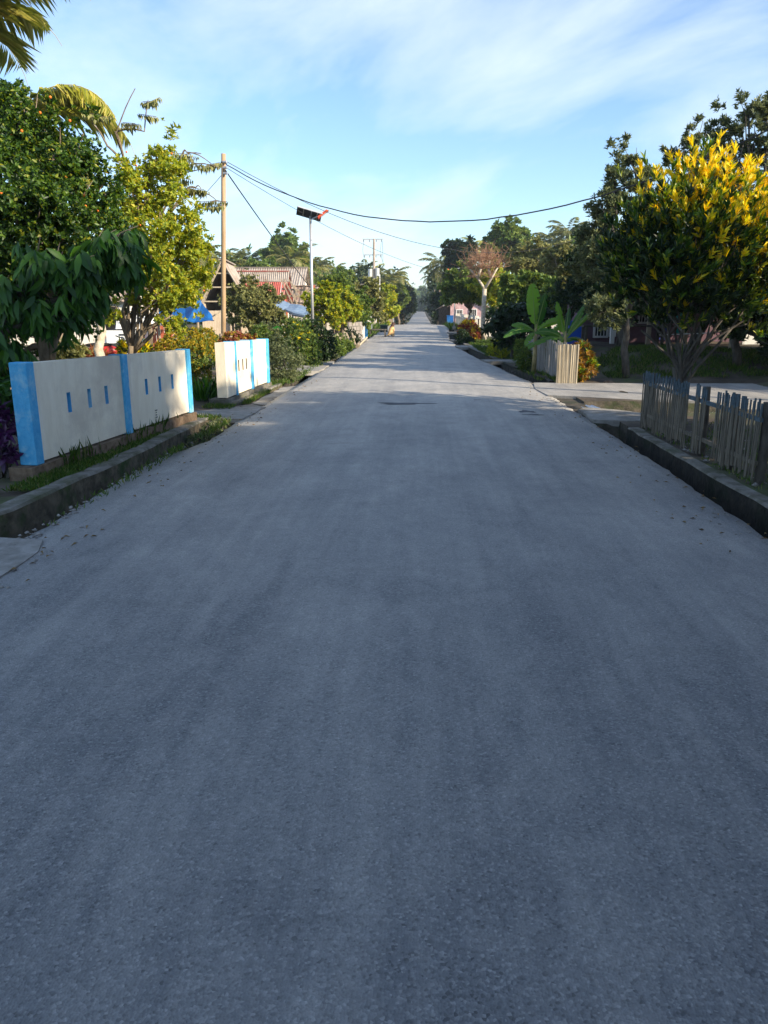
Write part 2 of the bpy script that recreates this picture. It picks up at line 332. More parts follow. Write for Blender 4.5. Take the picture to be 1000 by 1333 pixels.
# ---------------------------------------------------------------- road
def road_mat():
    m=bpy.data.materials.new('dusty_road'); m.use_nodes=True; n=m.node_tree.nodes; l=m.node_tree.links; p=n['Principled BSDF']
    g=n.new('ShaderNodeNewGeometry'); P_=g.outputs['Position']
    def noise(scale,sx=1,sy=1,det=6,rough=.6,dist=0):
        mp=n.new('ShaderNodeMapping'); mp.inputs['Scale'].default_value=(sx,sy,1); l.new(P_,mp.inputs[0])
        t=n.new('ShaderNodeTexNoise'); t.inputs['Scale'].default_value=scale; t.inputs['Detail'].default_value=det; t.inputs['Roughness'].default_value=rough; t.inputs['Distortion'].default_value=dist
        l.new(mp.outputs[0],t.inputs['Vector']); return t.outputs[0]
    def ramp(v,stops):
        c=n.new('ShaderNodeValToRGB'); e=c.color_ramp.elements
        while len(e)<len(stops): e.new(.5)
        for i,(a,q) in enumerate(stops): e[i].position=a
        for i,(a,q) in enumerate(stops): e[i].color=(*q,1) if hasattr(q,'__len__') else (q,q,q,1)
        l.new(v,c.inputs[0]); return c.outputs[0]
    def mix(f,a,b,bt='MIX'):
        x=n.new('ShaderNodeMixRGB'); x.blend_type=bt
        for i,v in enumerate((f,a,b)):
            if isinstance(v,(int,float)): x.inputs[i].default_value=v if i==0 else (v,v,v,1)
            elif isinstance(v,tuple): x.inputs[i].default_value=(*v,1)
            else: l.new(v,x.inputs[i])
        return x.outputs[0]
    # exposed stone chips
    vo=n.new('ShaderNodeTexVoronoi'); vo.inputs['Scale'].default_value=120; vo.inputs['Randomness'].default_value=1; l.new(P_,vo.inputs['Vector'])
    sepc=n.new('ShaderNodeSeparateColor'); l.new(vo.outputs['Color'],sepc.inputs[0])
    chips=ramp(sepc.outputs[0],[(0,(.02,.023,.03)),(.16,(.085,.09,.10)),(.8,(.13,.134,.14)),(1,(.24,.24,.235))])
    fine=ramp(noise(60,1,1,5,.75),[(.3,.62),(.7,1.3)])
    chips=mix(1,chips,fine,'MULTIPLY')
    dust=(.445,.42,.38)
    # dust cover: more on the shoulders, streaked along the wheel lines, patchy
    sx=n.new('ShaderNodeSeparateXYZ'); l.new(P_,sx.inputs[0])
    ax=mth('ABSOLUTE',mth('ADD',sx.outputs[0],-.05),None,n,l)
    sh=mth('MULTIPLY',mth('SUBTRACT',ax,.6,n,l),.30,n,l)
    st=noise(1.0,3.2,.16,7,.62,.3); st2=noise(1.0,11,.35,5,.6,.2); pt=noise(.8,1,.7,8,.62,.6); fy=noise(9,1,.6,6,.7)
    yd=mth('MULTIPLY',mth('MINIMUM',sx.outputs[1],14,n,l),.024,n,l)  # less dust near camera; its rise also paints the grazing brightening with distance
    cov=mth('ADD',mth('ADD',mth('MULTIPLY',st,.5,n,l),mth('MULTIPLY',pt,.62,n,l),n,l),mth('ADD',mth('MULTIPLY',st2,.2,n,l),mth('MULTIPLY',fy,.32,n,l),n,l),n,l)
    cov=mth('ADD',mth('ADD',cov,sh,n,l),yd,n,l)
    covr=ramp(cov,[(.0,0),(.55,.0),(1.,1.)])
    cc=n.new('ShaderNodeMapRange'); cc.inputs[1].default_value=.76; cc.inputs[2].default_value=1.22; cc.inputs[3].default_value=.16; cc.inputs[4].default_value=.97; l.new(cov,cc.inputs[0])
    dcol=mix(ramp(noise(2.3,1,.5,8,.7),[(.35,0),(.7,1)]),dust,(.31,.30,.28))
    dcol=mix(1,dcol,ramp(sepc.outputs[1],[(0,.62),(.12,.90),(.9,1.06),(1,1.28)]),'MULTIPLY')
    dcol=mix(1,dcol,ramp(noise(150,1,1,3,.7),[(.3,.82),(.7,1.12)]),'MULTIPLY')
    col=mix(cc.outputs[0],chips,dcol)
    # soft cross scuffs and darker scrapes
    scf=ramp(noise(1.3,.55,2.6,7,.66,.8),[(.60,0),(.72,.38)])
    col=mix(scf,col,(.13,.125,.12))
    crk=ramp(noise(3,1.0,.35,10,.75,.4),[(.70,0),(.76,.4)])
    col=mix(crk,col,(.11,.11,.11))
    l.new(col,p.inputs['Base Color']); p.inputs['Roughness'].default_value=.62; p.inputs['Specular IOR Level'].default_value=.5
    b=n.new('ShaderNodeBump'); b.inputs['Strength'].default_value=.55; b.inputs['Distance'].default_value=.006
    hh=mth('ADD',mth('MULTIPLY',vo.outputs['Distance'],.9,n,l),mth('MULTIPLY',noise(35,1,1,6,.7),1.6,n,l),n,l); l.new(hh,b.inputs['Height']); l.new(b.outputs[0],p.inputs['Normal'])
    return m
M['road']=road_mat()
rr=random.Random(5)
def ej(y,s): # ragged edge
    return .012*math.sin(y*1.3+s)+.008*math.sin(y*3.1+2*s)+.010*math.sin(y*9.7+s*3)+.010*math.sin(y*17+s)+rr.uniform(-.012,.012)
rys=[-6]+[round(-4+.15*i,2) for i in range(int(70/.15))]+[66+i*2 for i in range(30)]+list(range(128,540,8))
cols=[-2.68,-2.55,-2.2,-1.6,-.8,0,.8,1.6,2.1,2.45,2.60]; zc=[-.03,-.012,.0,.008,.016,.02,.016,.008,0,-.015,-.035]
rv=[];rf=[]
for y in rys:
    eL=ej(y,1.)-.02+sL(y)-.19*(1-sm(8.2,9.6,y))*sm(4.6,5.2,y); eR=ej(y,4.)*.8+sR(y)
    cf=lambda c:c+(eR if c>2.5 else sR(y)*max(0,c-.4)/2.2 if c>0 else (eL if c<-2.6 else sL(y)*max(0,-c-.4)/2.2))
    row=[(cols[0]+eL,gz(y)-.3)]+[(cf(c),gz(y)+z+.006*math.sin(c*2.1+y*.9)) for i,(c,z) in enumerate(zip(cols,zc))]+[(cols[-1]+eR,gz(y)-.42)]
    rv+= [(x,y,z) for x,z in row]
W=len(cols)+2
for j in range(len(rys)-1):
    for i in range(W-1): rf.append((j*W+i,j*W+i+1,(j+1)*W+i+1,(j+1)*W+i))
g=MB(); g.v=rv; g.f=rf; g.m=[0]*len(rf)
o=g.build('road',M['road']); tag(o,kind='structure')
for p_ in o.data.polygons: p_.use_smooth = abs(p_.normal.z)>.8
# tar stains on the road (thin irregular patches)
M['tar']=mat('tar_stain',(.07,.072,.08),.8,(.12,.12,.13),12,.3,60)
def blotch(mb,c,rx,ry,seed,z):
    r_=random.Random(seed); n=26; pts=[]
    for i in range(n):
        a=2*math.pi*i/n; k=1+.3*math.sin(a*3+seed)+.2*math.sin(a*5+2*seed)+r_.uniform(-.18,.18); pts.append((c[0]+rx*k*math.cos(a),c[1]+ry*k*math.sin(a),z))
    b=len(mb.v); mb.v+=pts; mb.f.append(tuple(range(b,b+n))); mb.m.append(0)
# ---------------------------------------------------------------- slabs, kerbs, side road
def ragged(pts,seed,amp=.03,step=.25):
    r_=random.Random(seed); out=[]
    for i,a in enumerate(pts):
        b=pts[(i+1)%len(pts)]; d=math.dist(a,b); n=max(1,int(d/step))
        for k in range(n): 
            t=k/n; out.append((a[0]+(b[0]-a[0])*t+r_.uniform(-amp,amp),a[1]+(b[1]-a[1])*t+r_.uniform(-amp,amp)))
    return out
def slab(name,pts,z,th,m,seed,amp=.03,step=.25):
    g=MB(); g.poly(ragged(pts,seed,amp,step),z-th,z); return tag(g.build(name,m),kind='structure')
slab('path',[(-3.9,3.2),(-2.62,3.2),(-2.60,4.95),(-2.72,5.2),(-3.9,5.3)],-.012,.08,M['slab'],3,.02)
slab('path',[(-12,11.6),(-3.4,11.42),(-2.66,11.5),(-2.6,12.9),(-2.9,13.3),(-3.3,12.86),(-12,12.6)],-.004,.14,M['slab'],4,.02)
slab('path',[(-2.6,13.2),(-2.6,16.9),(-2.93,16.5),(-2.97,13.6)],-.02,.12,M['slab'],8,.025)
slab('path',[(-4.4,19.6),(-2.62,20.3),(-2.62,24.2),(-4.8,23.0)],.035,.11,M['slab'],5,.03)
slab('path',[(-4.4,17.3),(-3.35,18.6),(-3.3,19.2),(-4.6,19.0)],-.01,.1,M['slab'],15,.03)
slab('side_road',[(2.45,14.9),(2.9,14.75),(3.9,14.25),(5.3,13.95),(7.5,13.9),(40,14.4),(40,18.1),(9,17.5),(2.57,17.5),(2.4,16.2)],.008,.30,M['road'],6,.02,.5)
slab('path',[(2.62,12.75),(2.62,11.55),(3.45,11.4),(3.6,12.2),(3.3,12.75),(2.8,13.05)],.006,.09,M['slab'],7,.025)
for y0,y1,x1 in ((24.2,25.2,4.5),(33.2,35.2,4.6),(40.5,42,4.2),(52,55,4.6),(64,68,4.4)): slab('path',[(2.5+sR(y0),y0),(x1,y0),(x1,y1),(2.5+sR(y1),y1)],gz(y0)+.03,.1,M['slab'],int(y0),.04)
for y0,y1,x1 in ((40,42,-4.4),(50,54,-4.6),(66,70,-4.6)): slab('path',[(x1,y0),(-2.55+sL(y0),y0),(-2.55+sL(y1),y1),(x1,y1)],gz(y0)+.03,.1,M['slab'],int(y0)+1,.04)
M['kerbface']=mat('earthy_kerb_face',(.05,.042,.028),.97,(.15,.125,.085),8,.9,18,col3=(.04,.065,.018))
M['ditchface']=mat('shaded_ditch_face',(.012,.011,.009),.97,(.045,.038,.028),7,.8,18,col3=(.014,.02,.008))  # near-black colour carries the ditch's shade on the right kerb faces
def kerb(name,pts,wd,z,th,m,label,seed,step=.3):
    r_=random.Random(seed); g=MB(); P_=[]
    for (x0,y0),(x1,y1) in zip(pts[:-1],pts[1:]):
        n=max(1,int(abs(y1-y0)/step)); P_+=[(x0+(x1-x0)*i/n,y0+(y1-y0)*i/n) for i in range(n)]
    P_.append(pts[-1]); vs=[];fs=[]
    for x,y in P_:
        q_=(sR(y) if x>0 else sL(y)); j=q_+r_.uniform(-.012,.012); k=q_+r_.uniform(-.01,.01); zz=gz(y)+z+r_.uniform(-.008,.008)
        vs+= [(x+j,y,gz(y)+z-th),(x+j*.6,y,zz-.02),(x+.02+j,y,zz),(x+wd-.02+k,y,zz+.004),(x+wd+k,y,zz-.02),(x+wd+k,y,gz(y)+z-th)]
    for i in range(len(P_)-1):
        for q in range(5): fs.append((i*6+q,i*6+q+1,(i+1)*6+q+1,(i+1)*6+q))
    fs+= [tuple(range(5,-1,-1)),tuple((len(P_)-1)*6+q for q in range(6))]
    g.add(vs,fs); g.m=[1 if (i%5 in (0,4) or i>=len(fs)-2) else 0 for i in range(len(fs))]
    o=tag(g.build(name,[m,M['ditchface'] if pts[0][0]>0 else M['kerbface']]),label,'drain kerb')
    return o
M['kerbtop']=mat('kerb_concrete',(.08,.075,.055),.95,(.22,.205,.18),6,.7,16,col3=(.07,.075,.04))
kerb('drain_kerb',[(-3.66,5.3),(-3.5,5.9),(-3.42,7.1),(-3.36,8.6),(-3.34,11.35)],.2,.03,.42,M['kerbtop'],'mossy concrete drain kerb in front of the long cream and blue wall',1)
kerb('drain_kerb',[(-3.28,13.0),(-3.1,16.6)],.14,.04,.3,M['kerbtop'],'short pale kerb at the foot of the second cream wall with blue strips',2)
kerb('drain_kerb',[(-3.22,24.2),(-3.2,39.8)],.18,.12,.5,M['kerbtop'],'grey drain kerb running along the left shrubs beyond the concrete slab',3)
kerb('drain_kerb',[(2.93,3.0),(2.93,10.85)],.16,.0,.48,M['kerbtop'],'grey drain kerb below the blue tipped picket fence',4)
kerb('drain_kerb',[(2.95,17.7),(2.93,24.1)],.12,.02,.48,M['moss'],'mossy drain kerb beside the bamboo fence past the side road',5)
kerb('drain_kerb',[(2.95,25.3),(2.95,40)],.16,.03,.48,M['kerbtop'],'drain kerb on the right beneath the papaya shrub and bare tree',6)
# pit walls seen under the side road's edge
g=MB(); g.poly([(2.66,13.9),(2.95,14.62),(3.9,14.12),(5.3,13.82),(9,13.8),(9,14.0),(5.3,14.02),(3.9,14.32),(2.9,14.9),(2.55,14.9)],-.5,-.29)
thing('culvert_wall',g,M['stone'],'brown stained culvert wall beneath the near edge of the side road','culvert')
g=MB(); c=at(755,527,13.5); g.sheet((c.x-.28,13.25,-.07),(c.x+.30,13.25,-.03),(c.x+.26,13.75,-.035),(c.x-.26,13.75,-.09),waves=4,amp=.012,th=.006)
g.box((c.x,13.5,-.2),(.5,.12,.24))
thing('metal_sheet',g,[mat('pale_sheet',(.45,.5,.55),.35,(.25,.33,.5),4,metal=.4)],'pale bluish metal sheet lying in the drain by the side road','metal sheet')
# ---------------------------------------------------------------- garden walls
def garden_wall(A,B,z0a,z0b,z1a,z1b,posts,slots,label,pillar_face=None,slotmat=None,post_w=.17,first='blue',th=.12):
    """A,B front-face ends; posts at fractions (f,width); slots at (f)"""
    A=Vector((*A,0)); B=Vector((*B,0)); d=(B-A); Ln=d.length; ux=d.normalized(); nn=Vector((ux.y,-ux.x,0))   # nn towards the road
    root=empty('garden_wall',A,0,label,'wall'); 
    def p(s,z,o=0): return ux*(s)+Vector((0,0,z))+nn*o
    def zl(s): return z0a+(z0b-z0a)*s/Ln
    def zh(s): return z1a+(z1b-z1a)*s/Ln
    g=MB(); sl=MB(); sw=.035; xsn=sorted(set([0,Ln]+[q for f in slots for q in (f*Ln-sw,f*Ln+sw)]))
    def face(s0,s1,za0,za1,zb0,zb1,o=0,mb=g): mb.add([p(s0,za0,o),p(s1,za1,o),p(s1,zb1,o),p(s0,zb0,o)],[(0,1,2,3)])
    hz=lambda s:(zl(s)+(zh(s)-zl(s))*.43, zl(s)+(zh(s)-zl(s))*.65)
    for s0,s1 in zip(xsn[:-1],xsn[1:]):
        isl=any(abs((s0+s1)/2-f*Ln)<.01 for f in slots)
        if not isl: face(s0,s1,zl(s0),zl(s1),zh(s0),zh(s1))
        else:
            a0,b0=hz(s0); a1,b1=hz(s1); face(s0,s1,zl(s0),zl(s1),a0,a1); face(s0,s1,b0,b1,zh(s0),zh(s1))
            one=MB(); o_=-.05
            one.add([p(s0,a0,o_),p(s1,a1,o_),p(s1,b1,o_),p(s0,b0,o_),p(s0,a0),p(s1,a1),p(s1,b1),p(s0,b0)],[(0,1,2,3),(4,5,1,0),(7,3,2,6),(4,0,3,7),(5,6,2,1)])
            one.build('wall_slot',slotmat or M['blue'],root)
    g.add([p(0,zl(0),-th),p(Ln,zl(Ln),-th),p(Ln,zh(Ln),-th),p(0,zh(0),-th),p(0,zl(0)),p(Ln,zl(Ln)),p(Ln,zh(Ln)),p(0,zh(0))],[(1,0,3,2),(3,7,6,2),(0,4,7,3),(5,1,2,6)])
    g.build('wall_panel',M['wallpaint'],root)
    for f,wd in posts:
        s=f*Ln; q=MB(); a=max(-wd/2,s-wd/2) ; h0,h1=zl(s)-.02,zh(s)+.012
        e=.03; dd=th+.06
        q.add([p(s-wd/2,h0,e),p(s+wd/2,h0,e),p(s+wd/2,h0,e-dd),p(s-wd/2,h0,e-dd),p(s-wd/2,h1,e),p(s+wd/2,h1,e),p(s+wd/2,h1,e-dd),p(s-wd/2,h1,e-dd)],[(0,3,2,1),(4,5,6,7),(0,1,5,4),(1,2,6,5),(2,3,7,6),(3,0,4,7)])
        o_=q.build('post',M['blue'],root); bv=o_.modifiers.new('b','BEVEL'); bv.width=.01; bv.segments=2
    return root,p,zl,Ln
w1,p1,zl1,L1=garden_wall((-3.745,7.21),(-3.30,11.05),.14,.17,1.10,1.04,[(.016,.13),(.50,.13),(.985,.12)],[.185,.29,.385,.645,.745,.845],'long cream garden wall with three sky blue posts and six blue slots')
# plinth of wall 1
q=MB(); q.add([p1(-.12,-.2,.05),p1(L1+.05,-.2,.05),p1(L1+.05,-.2,-.2),p1(-.12,-.2,-.2),p1(-.12,.118,.05),p1(L1+.05,.148,.05),p1(L1+.05,.148,-.2),p1(-.12,.118,-.2)],[(0,3,2,1),(4,5,6,7),(0,1,5,4),(1,2,6,5),(2,3,7,6),(3,0,4,7)])
q.build('plinth',M['stone'],w1)
# small stencilled four-bar mark low on the wall
q=MB(); s_=.70*L1
for k in range(4):
    zz=.225+k*.030; hw=(.032,.022,.018,.036)[k]; a,b,c_,d_=p1(s_-hw,zz,.003),p1(s_+hw,zz,.003),p1(s_+hw,zz+.013,.003),p1(s_-hw,zz+.013,.003); q.add([a,b,c_,d_],[(0,1,2,3)])
q.build('stencil_mark',M['darkmetal'],w1)
w2,p2,zl2,L2=garden_wall((-3.30,13.15),(-3.14,16.1),.12,.14,1.05,1.0,[(.20,.05),(.56,.13),(.97,.16)],[.27,.36,.44],'shorter cream garden wall with three dark slots beside the hedge',slotmat=M['darkmetal'],th=.17)
q=MB(); q.add([p2(-.06,-.15,.04),p2(L2+.05,-.15,.04),p2(L2+.05,-.15,-.3),p2(-.06,-.15,-.3),p2(-.06,.10,.04),p2(L2+.05,.12,.04),p2(L2+.05,.12,-.3),p2(-.06,.10,-.3)],[(0,3,2,1),(4,5,6,7),(0,1,5,4),(1,2,6,5),(2,3,7,6),(3,0,4,7)])
q.build('plinth',M['kerbtop'],w2)
# stones by the first wall's foot
def rocks(specs,m,labelf,group=None):
    for i,(x,y,z,r) in enumerate(specs):
        g=MB(); g.ball((0,0,0),(r,r*.8,r*.62),10,7,noise=.14,rng=random.Random(i+int(x*10)))
        o=thing('rock',g,m,labelf[i],'rock',group,smooth=True); o.location=(x,y,z)
rocks([(-3.9,6.55,.03,.14),(-3.72,6.25,.02,.07)],M['stone'],['brown rock at the foot of the nearest blue post','small pale stone beside the kerb below the nearest blue post'])
# ---------------------------------------------------------------- picket fence, near right
M['bluetip']=mat('faded_blue_tip',(.045,.065,.08),.85,(.09,.13,.155),20,.2,50)
def picket_fence(A,B,h,n,label,tip=True,gaps=(),wood=M['bamboo'],pw=.026,posts=(0,.33,.66,1),zb=0.,seed=1,postw=.09,tight=False,hj=.06):
    r_=random.Random(seed); A=Vector((*A,zb)); B=Vector((*B,zb)); d=B-A; Ln=d.length; ux=d.normalized(); nn=Vector((ux.y,-ux.x,0)); root=empty('picket_fence' ,A,0,label,'fence')
    for i in range(n):
        g=MB(); f=(i+.5)/n
        if any(a<f<b for a,b in gaps): continue
        s=f*Ln+r_.uniform(-.2,.2)*Ln/n; hh=h+r_.uniform(-hj,hj*.5); lean=r_.uniform(-.02,.02); wd=pw*r_.uniform(.7,1.25); o_=r_.uniform(.012,.022)
        b0=ux*s+nn*o_+Vector((0,0,r_.uniform(-.02,.1))); t0=ux*(s+lean)+nn*(o_+r_.uniform(-.01,.01)); 
        zt=hh-.17*h
        m1=b0.lerp(Vector((t0.x,t0.y,hh)),zt/hh); e=Vector((t0.x,t0.y,hh))
        for (a,b,mi) in ((b0,m1,0),(m1,e,1 if tip else 0)):
            g.add([a-ux*wd/2,a+ux*wd/2,b+ux*wd/2,b-ux*wd/2,a-ux*wd/2-nn*.01,a+ux*wd/2-nn*.01,b+ux*wd/2-nn*.01,b-ux*wd/2-nn*.01],[(0,1,2,3),(5,4,7,6),(1,5,6,2),(4,0,3,7),(3,2,6,7)],mi)
        g.build('picket',[wood,M['bluetip']],root)
    for k,f in enumerate((.28,.80)):
        q=MB(); q.bar(Vector((0,0,h*f)),ux*Ln+Vector((0,0,h*f-.02)),.03,.04); q.build('rail',M['bluetip'] if (k and tip) else wood,root)
    for f in posts:
        q=MB(); c=ux*(f*Ln)-nn*(.05+postw/2); q.tube([c+Vector((0,0,-.1)),c+Vector((.01,.0,h*.5)),c+Vector((0,.01,h*.97))],[postw*.55,postw*.5,postw*.48],8); q.build('post',M['darkbark'],root)
    return root
picket_fence((3.13,10.95),(3.22,7.35),.80,84,'low bamboo picket fence with faded blue tips above the right drain',True,((.49,.53),(.635,.72),(.60,.61)),zb=-.03,hj=.035,posts=(.02,.29,.55,.77,.97),seed=4,pw=.028,wood=M['oldbamboo'])
g=MB(); g.tube([(3.36,7.05,-.1),(3.35,7.05,.4),(3.36,7.06,.80)],[.08,.075,.075],10); thing('fence_post',g,M['darkbark'],'thick dark post at the near end of the blue tipped fence','post')
bf=picket_fence((2.98,22.2),(3.34,17.5),.92,64,'grey weathered bamboo fence below the banana plants',False,zb=-.05,seed=7,pw=.07,hj=.07,posts=(.3,.7),wood=mat('grey_bamboo',(.16,.15,.14),.85,(.32,.30,.27),5,.25,30,stretch=(9,9,.7)))
gt=empty('bamboo_gate',(3.02,17.55,-.02),0,'tan bamboo panel standing at the corner of the side road','gate')
q=MB(); rr=random.Random(3)
for i in range(19): x=.02+i*.024; q.bar((x,0,0),(x+rr.uniform(-.005,.005),rr.uniform(-.01,.01),.86+rr.uniform(-.015,.02)),.022,.02)
q.build('slats',M['bamboo'],gt); gt.location=(3.03,17.42,-.02); gt.rotation_euler=(0,0,R(-6))
for z_ in (.2,.68):
    q=MB(); q.bar((0,.022,z_),(.46,.022,z_),.03,.02); q.build('rail',M['wood'],gt)
# ---------------------------------------------------------------- poles, lamps, wires
def wire(name,a,b,sag,r,label,n=22,rough=0):
    a,b=Vector(a),Vector(b); r_=random.Random(int(r*1e5)+n); pts=[a.lerp(b,i/n)-Vector((0,0,sag*4*(i/n)*(1-i/n)))+Vector((0,0,r_.uniform(-rough,rough))) for i in range(n+1)]
    g=MB(); g.tube(pts,r,6); return thing(name,g,M['wire'],label,'cable')
pt=at(291,200,22); pb=at(289,440,22)
pole=empty('utility_pole',(pb.x,22,-.02),0,'tall plain wooden utility pole behind the red hedge','utility pole')
q=MB(); hgt=pt.z+.02; lean=pt.x-pb.x; q.tube([(0,0,0),(lean*.33,0,hgt*.33),(lean*.66,0,hgt*.66),(lean,0,hgt)],[.068,.066,.064,.06],12)
q.build('shaft',mat('pole_wood',(.30,.20,.11),.8,(.42,.30,.18),4,.2,30,stretch=(5,5,.5)),pole,True)
q=MB(); q.tube([(-.0,0,-.01),(0,0,.95)],[.078,.075],12); q.build('dark_collar',mat('creosote',(.17,.13,.09),.8,(.28,.22,.16),5),pole,True)
for dz in (.22,.36,.5):
    q=MB(); q.tube([(lean,-.09,hgt-dz),(lean+.10,-.12,hgt-dz)],[.035,.035],8); q.build('insulator',M['metal'],pole)
q=MB(); q.tube([(lean,0,hgt-.24),(lean,0,hgt-.2)],.085,12); q.build('bracket',M['darkmetal'],pole)
PT=Vector((pt.x,22,pt.z))
A0=PT+Vector((.08,-.1,-.28))
# heavy bundle sagging across the road to the right
wr=at(1100,118,14)
wire('power_cable',A0,wr,1.7,.013,'thick twisted cable sagging across the sky from the wooden pole to the right',40,.008)
up2=empty('utility_pole',(wr.x+.1,wr.y,-.05),0,'wooden utility pole out to the right where the sagging cable ends','utility pole')
q=MB(); q.tube([(0,0,0),(0,0,wr.z*.5),(0,0,wr.z+.35)],[.08,.072,.06],12); q.build('shaft',bpy.data.materials['pole_wood'],up2,True)
q=MB(); q.tube([(-.1,0,wr.z+.04),(.02,0,wr.z+.04)],[.035,.035],8); q.build('insulator',M['metal'],up2)
c2=at(800,288,40); wire('power_cable',PT+Vector((.08,-.05,-.2)),c2,1.85,.008,'thin upper cable running from the wooden pole toward the far right trees',30)
c3=at(680,352,55); wire('power_cable',PT+Vector((.08,-.1,-.36)),c3,1.35,.007,'lower thin cable from the wooden pole dropping toward the bare tree',30)
c4=at(428,404,40); wire('service_cable',PT+Vector((.05,-.1,-.42)),c4,.12,.017,'dark service cable slanting down from the wooden pole to the roofs',24)
c5=at(-60,238,17); wire('power_cable',PT+Vector((-.08,-.1,-.28)),c5,.25,.013,'cable leaving the wooden pole toward the left palm',24,.006)
c6=at(205,310,30); wire('power_cable',PT+Vector((-.05,0,-.5)),c6,.1,.008,'thin wire slanting down left from the wooden pole behind the lime tree',16)
def solar_lamp(px_top,py_top,Y,flip,label,h=None):
    t=at(px_top,py_top,Y); z0=gz(Y); h=t.z-z0; root=empty('solar_street_lamp',(t.x,Y,z0),0,label,'street lamp')
    q=MB(); q.tube([(0,0,0),(0,0,h)],[.05,.038],12); q.build('mast',M['metal'],root,True)
    q=MB(); q.box((0,0,.12),(.28,.28,.24)); q.build('foot',M['conc'],root)
    Mx=Matrix.Rotation(R(12)*flip,3,'Y')@Matrix.Rotation(R(-24),3,'X')@Matrix.Rotation(R(8),3,'Z')
    q=MB(); q.box((-.04,0,h+.06),(.80,.50,.03),M=Mx); sp=q.build('solar_panel',mat('solar_cell',(.02,.025,.035),.35,spec=.5),root)
    q=MB(); 
    for u in (-.2,.05,.24): q.box(Vector((-.02,0,h+.06))+Mx@Vector((u,0,-.022)),(.025,.5,.014),M=Mx)
    for v in (-.23,.23): q.box(Vector((-.02,0,h+.06))+Mx@Vector((0,v*1.08,.0)),(.82,.014,.04),M=Mx)
    q.build('panel_frame',M['metal'],sp)
    q=MB(); q.tube([(0,0,h-.12),(.12*flip,-.03,h-.06),(.30*flip,-.06,h-.01)],.02,8); q.build('arm',M['metal'],root)
    hd=Matrix.Rotation(R(-36)*flip,3,'Y'); q=MB(); q.box((.42*flip,-.09,h+.05),(.42,.2,.07),M=hd,taper=.8); q.build('lamp_head',mat('red_head',(.62,.06,.03),.4,(.7,.16,.05),6),root)
    q=MB(); q.box(Vector((.42*flip,-.09,h+.05))+hd@Vector((0,0,-.035)),(.2,.1,.012),M=hd); q.build('lens',M['white'],root)
    return root
solar_lamp(404,281,26,1,'solar street lamp with red head standing left before the red roofed house')
solar_lamp(593,353,60,-1,'small distant solar lamp with red head to the left of the bare tree')
# far transformer pole
up=empty('transformer_pole',(gx(487,70),70,gz(70)),0,'distant transformer pole with double crossarms above the left trees','utility pole')
q=MB(); H_=at(488,311,70).z-gz(70); q.tube([(0,0,0),(0.02,0,H_)],[.16,.1],8); q.build('shaft',mat('grey_pole',(.30,.25,.21),.8,(.4,.35,.3),5),up)
for dx in (-.32,.5,.18): 
    q=MB(); q.tube([(dx,.1,0),(dx,.1,H_*(.66 if dx<.4 else .6))],.05,6); q.build('side_pole',M['metal'],up)
for zz,wd in ((H_-.02,1.75),(H_-1.3,1.6)):
    q=MB(); q.box((-.08,0,zz),(wd,.09,.09)); c_=q.build('crossarm',M['metal'],up)
    for u in (-.8,-.3,.3,.75): q2=MB(); q2.tube([(u*wd/1.75-.08,0,zz-.22),(u*wd/1.75-.08,0,zz)],.03,6); q2.build('insulator',M['darkmetal'],c_)
for dx,zz in ((-.3,H_*.62),(.32,H_*.63)):
    q=MB(); q.tube([(dx,-.15,zz-.35),(dx,-.15,zz+.3)],.19,10); q.build('transformer_tank',M['metal'],up)
for dx in (-.85,.68): 
    q=MB(); q.tube([(dx,0,H_-.1),(dx-.12,0,H_-.9),(dx+.0,0,H_-1.6),(dx+.25,0,H_-2.3)],.012,5); q.build('jumper_wire',M['wire'],up)
a=Vector(up.location)+Vector((.75,0,H_-.15)); wire('power_cable',a,(a.x-3,140,5.5),1.2,.014,'faint cable trailing down from the far transformer pole')
# ---------------------------------------------------------------- left foreground trees
def onpx(px,py,Y,z=None):
    p=at(px,py,Y); return (p.x,Y,tz(p.x,Y) if z is None else z)
def gold_top(P,A,rg): return (rg.random(len(P))<.0)
b=onpx(60,500,9.6)
tree('citrus_tree','big dark citrus tree with small orange fruit over the nearest blue post','tree',b,at(70,420,9.6),plobes([(-40,215,9.3,75),(15,160,9.6,50),(70,200,9.7,52),(20,260,9.0,75),(105,235,9.9,42),(80,300,9.3,66),(-20,340,9.2,85),(130,300,10.2,38),(60,380,9.6,58),(110,355,9.9,44),(0,130,10,34),(0,430,9.6,60),(-60,290,10.2,80),(-20,480,9.8,42),(140,250,10.3,22),(40,150,10,30)]),lf_citrus,M['bark'],11500,7,.062,.034,.09,11,None,1.25,.35,up=.35,trunks=2,rough=.3)
fr=MB(); rg=np.random.default_rng(2); 
P_,_=lobe_pts(rg,plobes([(70,220,9.6,70),(20,280,9,70),(100,300,9.5,55)]),34,.85)
mfr=mat('orange_fruit',(.62,.16,.02),.5); cit=bpy.data.objects['citrus_tree']
fr.ball((0,0,0),.017,8,6); f0=fr.build('fruit',mfr,cit,True); f0.location=Vector(P_[0])-Vector(cit.location)
for q in P_[1:]: f1=f0.copy(); sc.collection.objects.link(f1); f1.parent=cit; f1.location=Vector(q)-Vector(cit.location)
# second stem, pale, right of the dark crown
b=onpx(133,470,12.5)
tree('white_stem_tree','tree with pale thick stem rising behind the cream wall under broad dark leaves','tree',b,at(128,405,12.5),plobes([(120,350,12.3,34),(95,370,12.5,30),(140,320,12.6,26)]),lf_citrus,M['palebark'],1300,7,.062,.034,.10,13,up=.3,rough=.3)
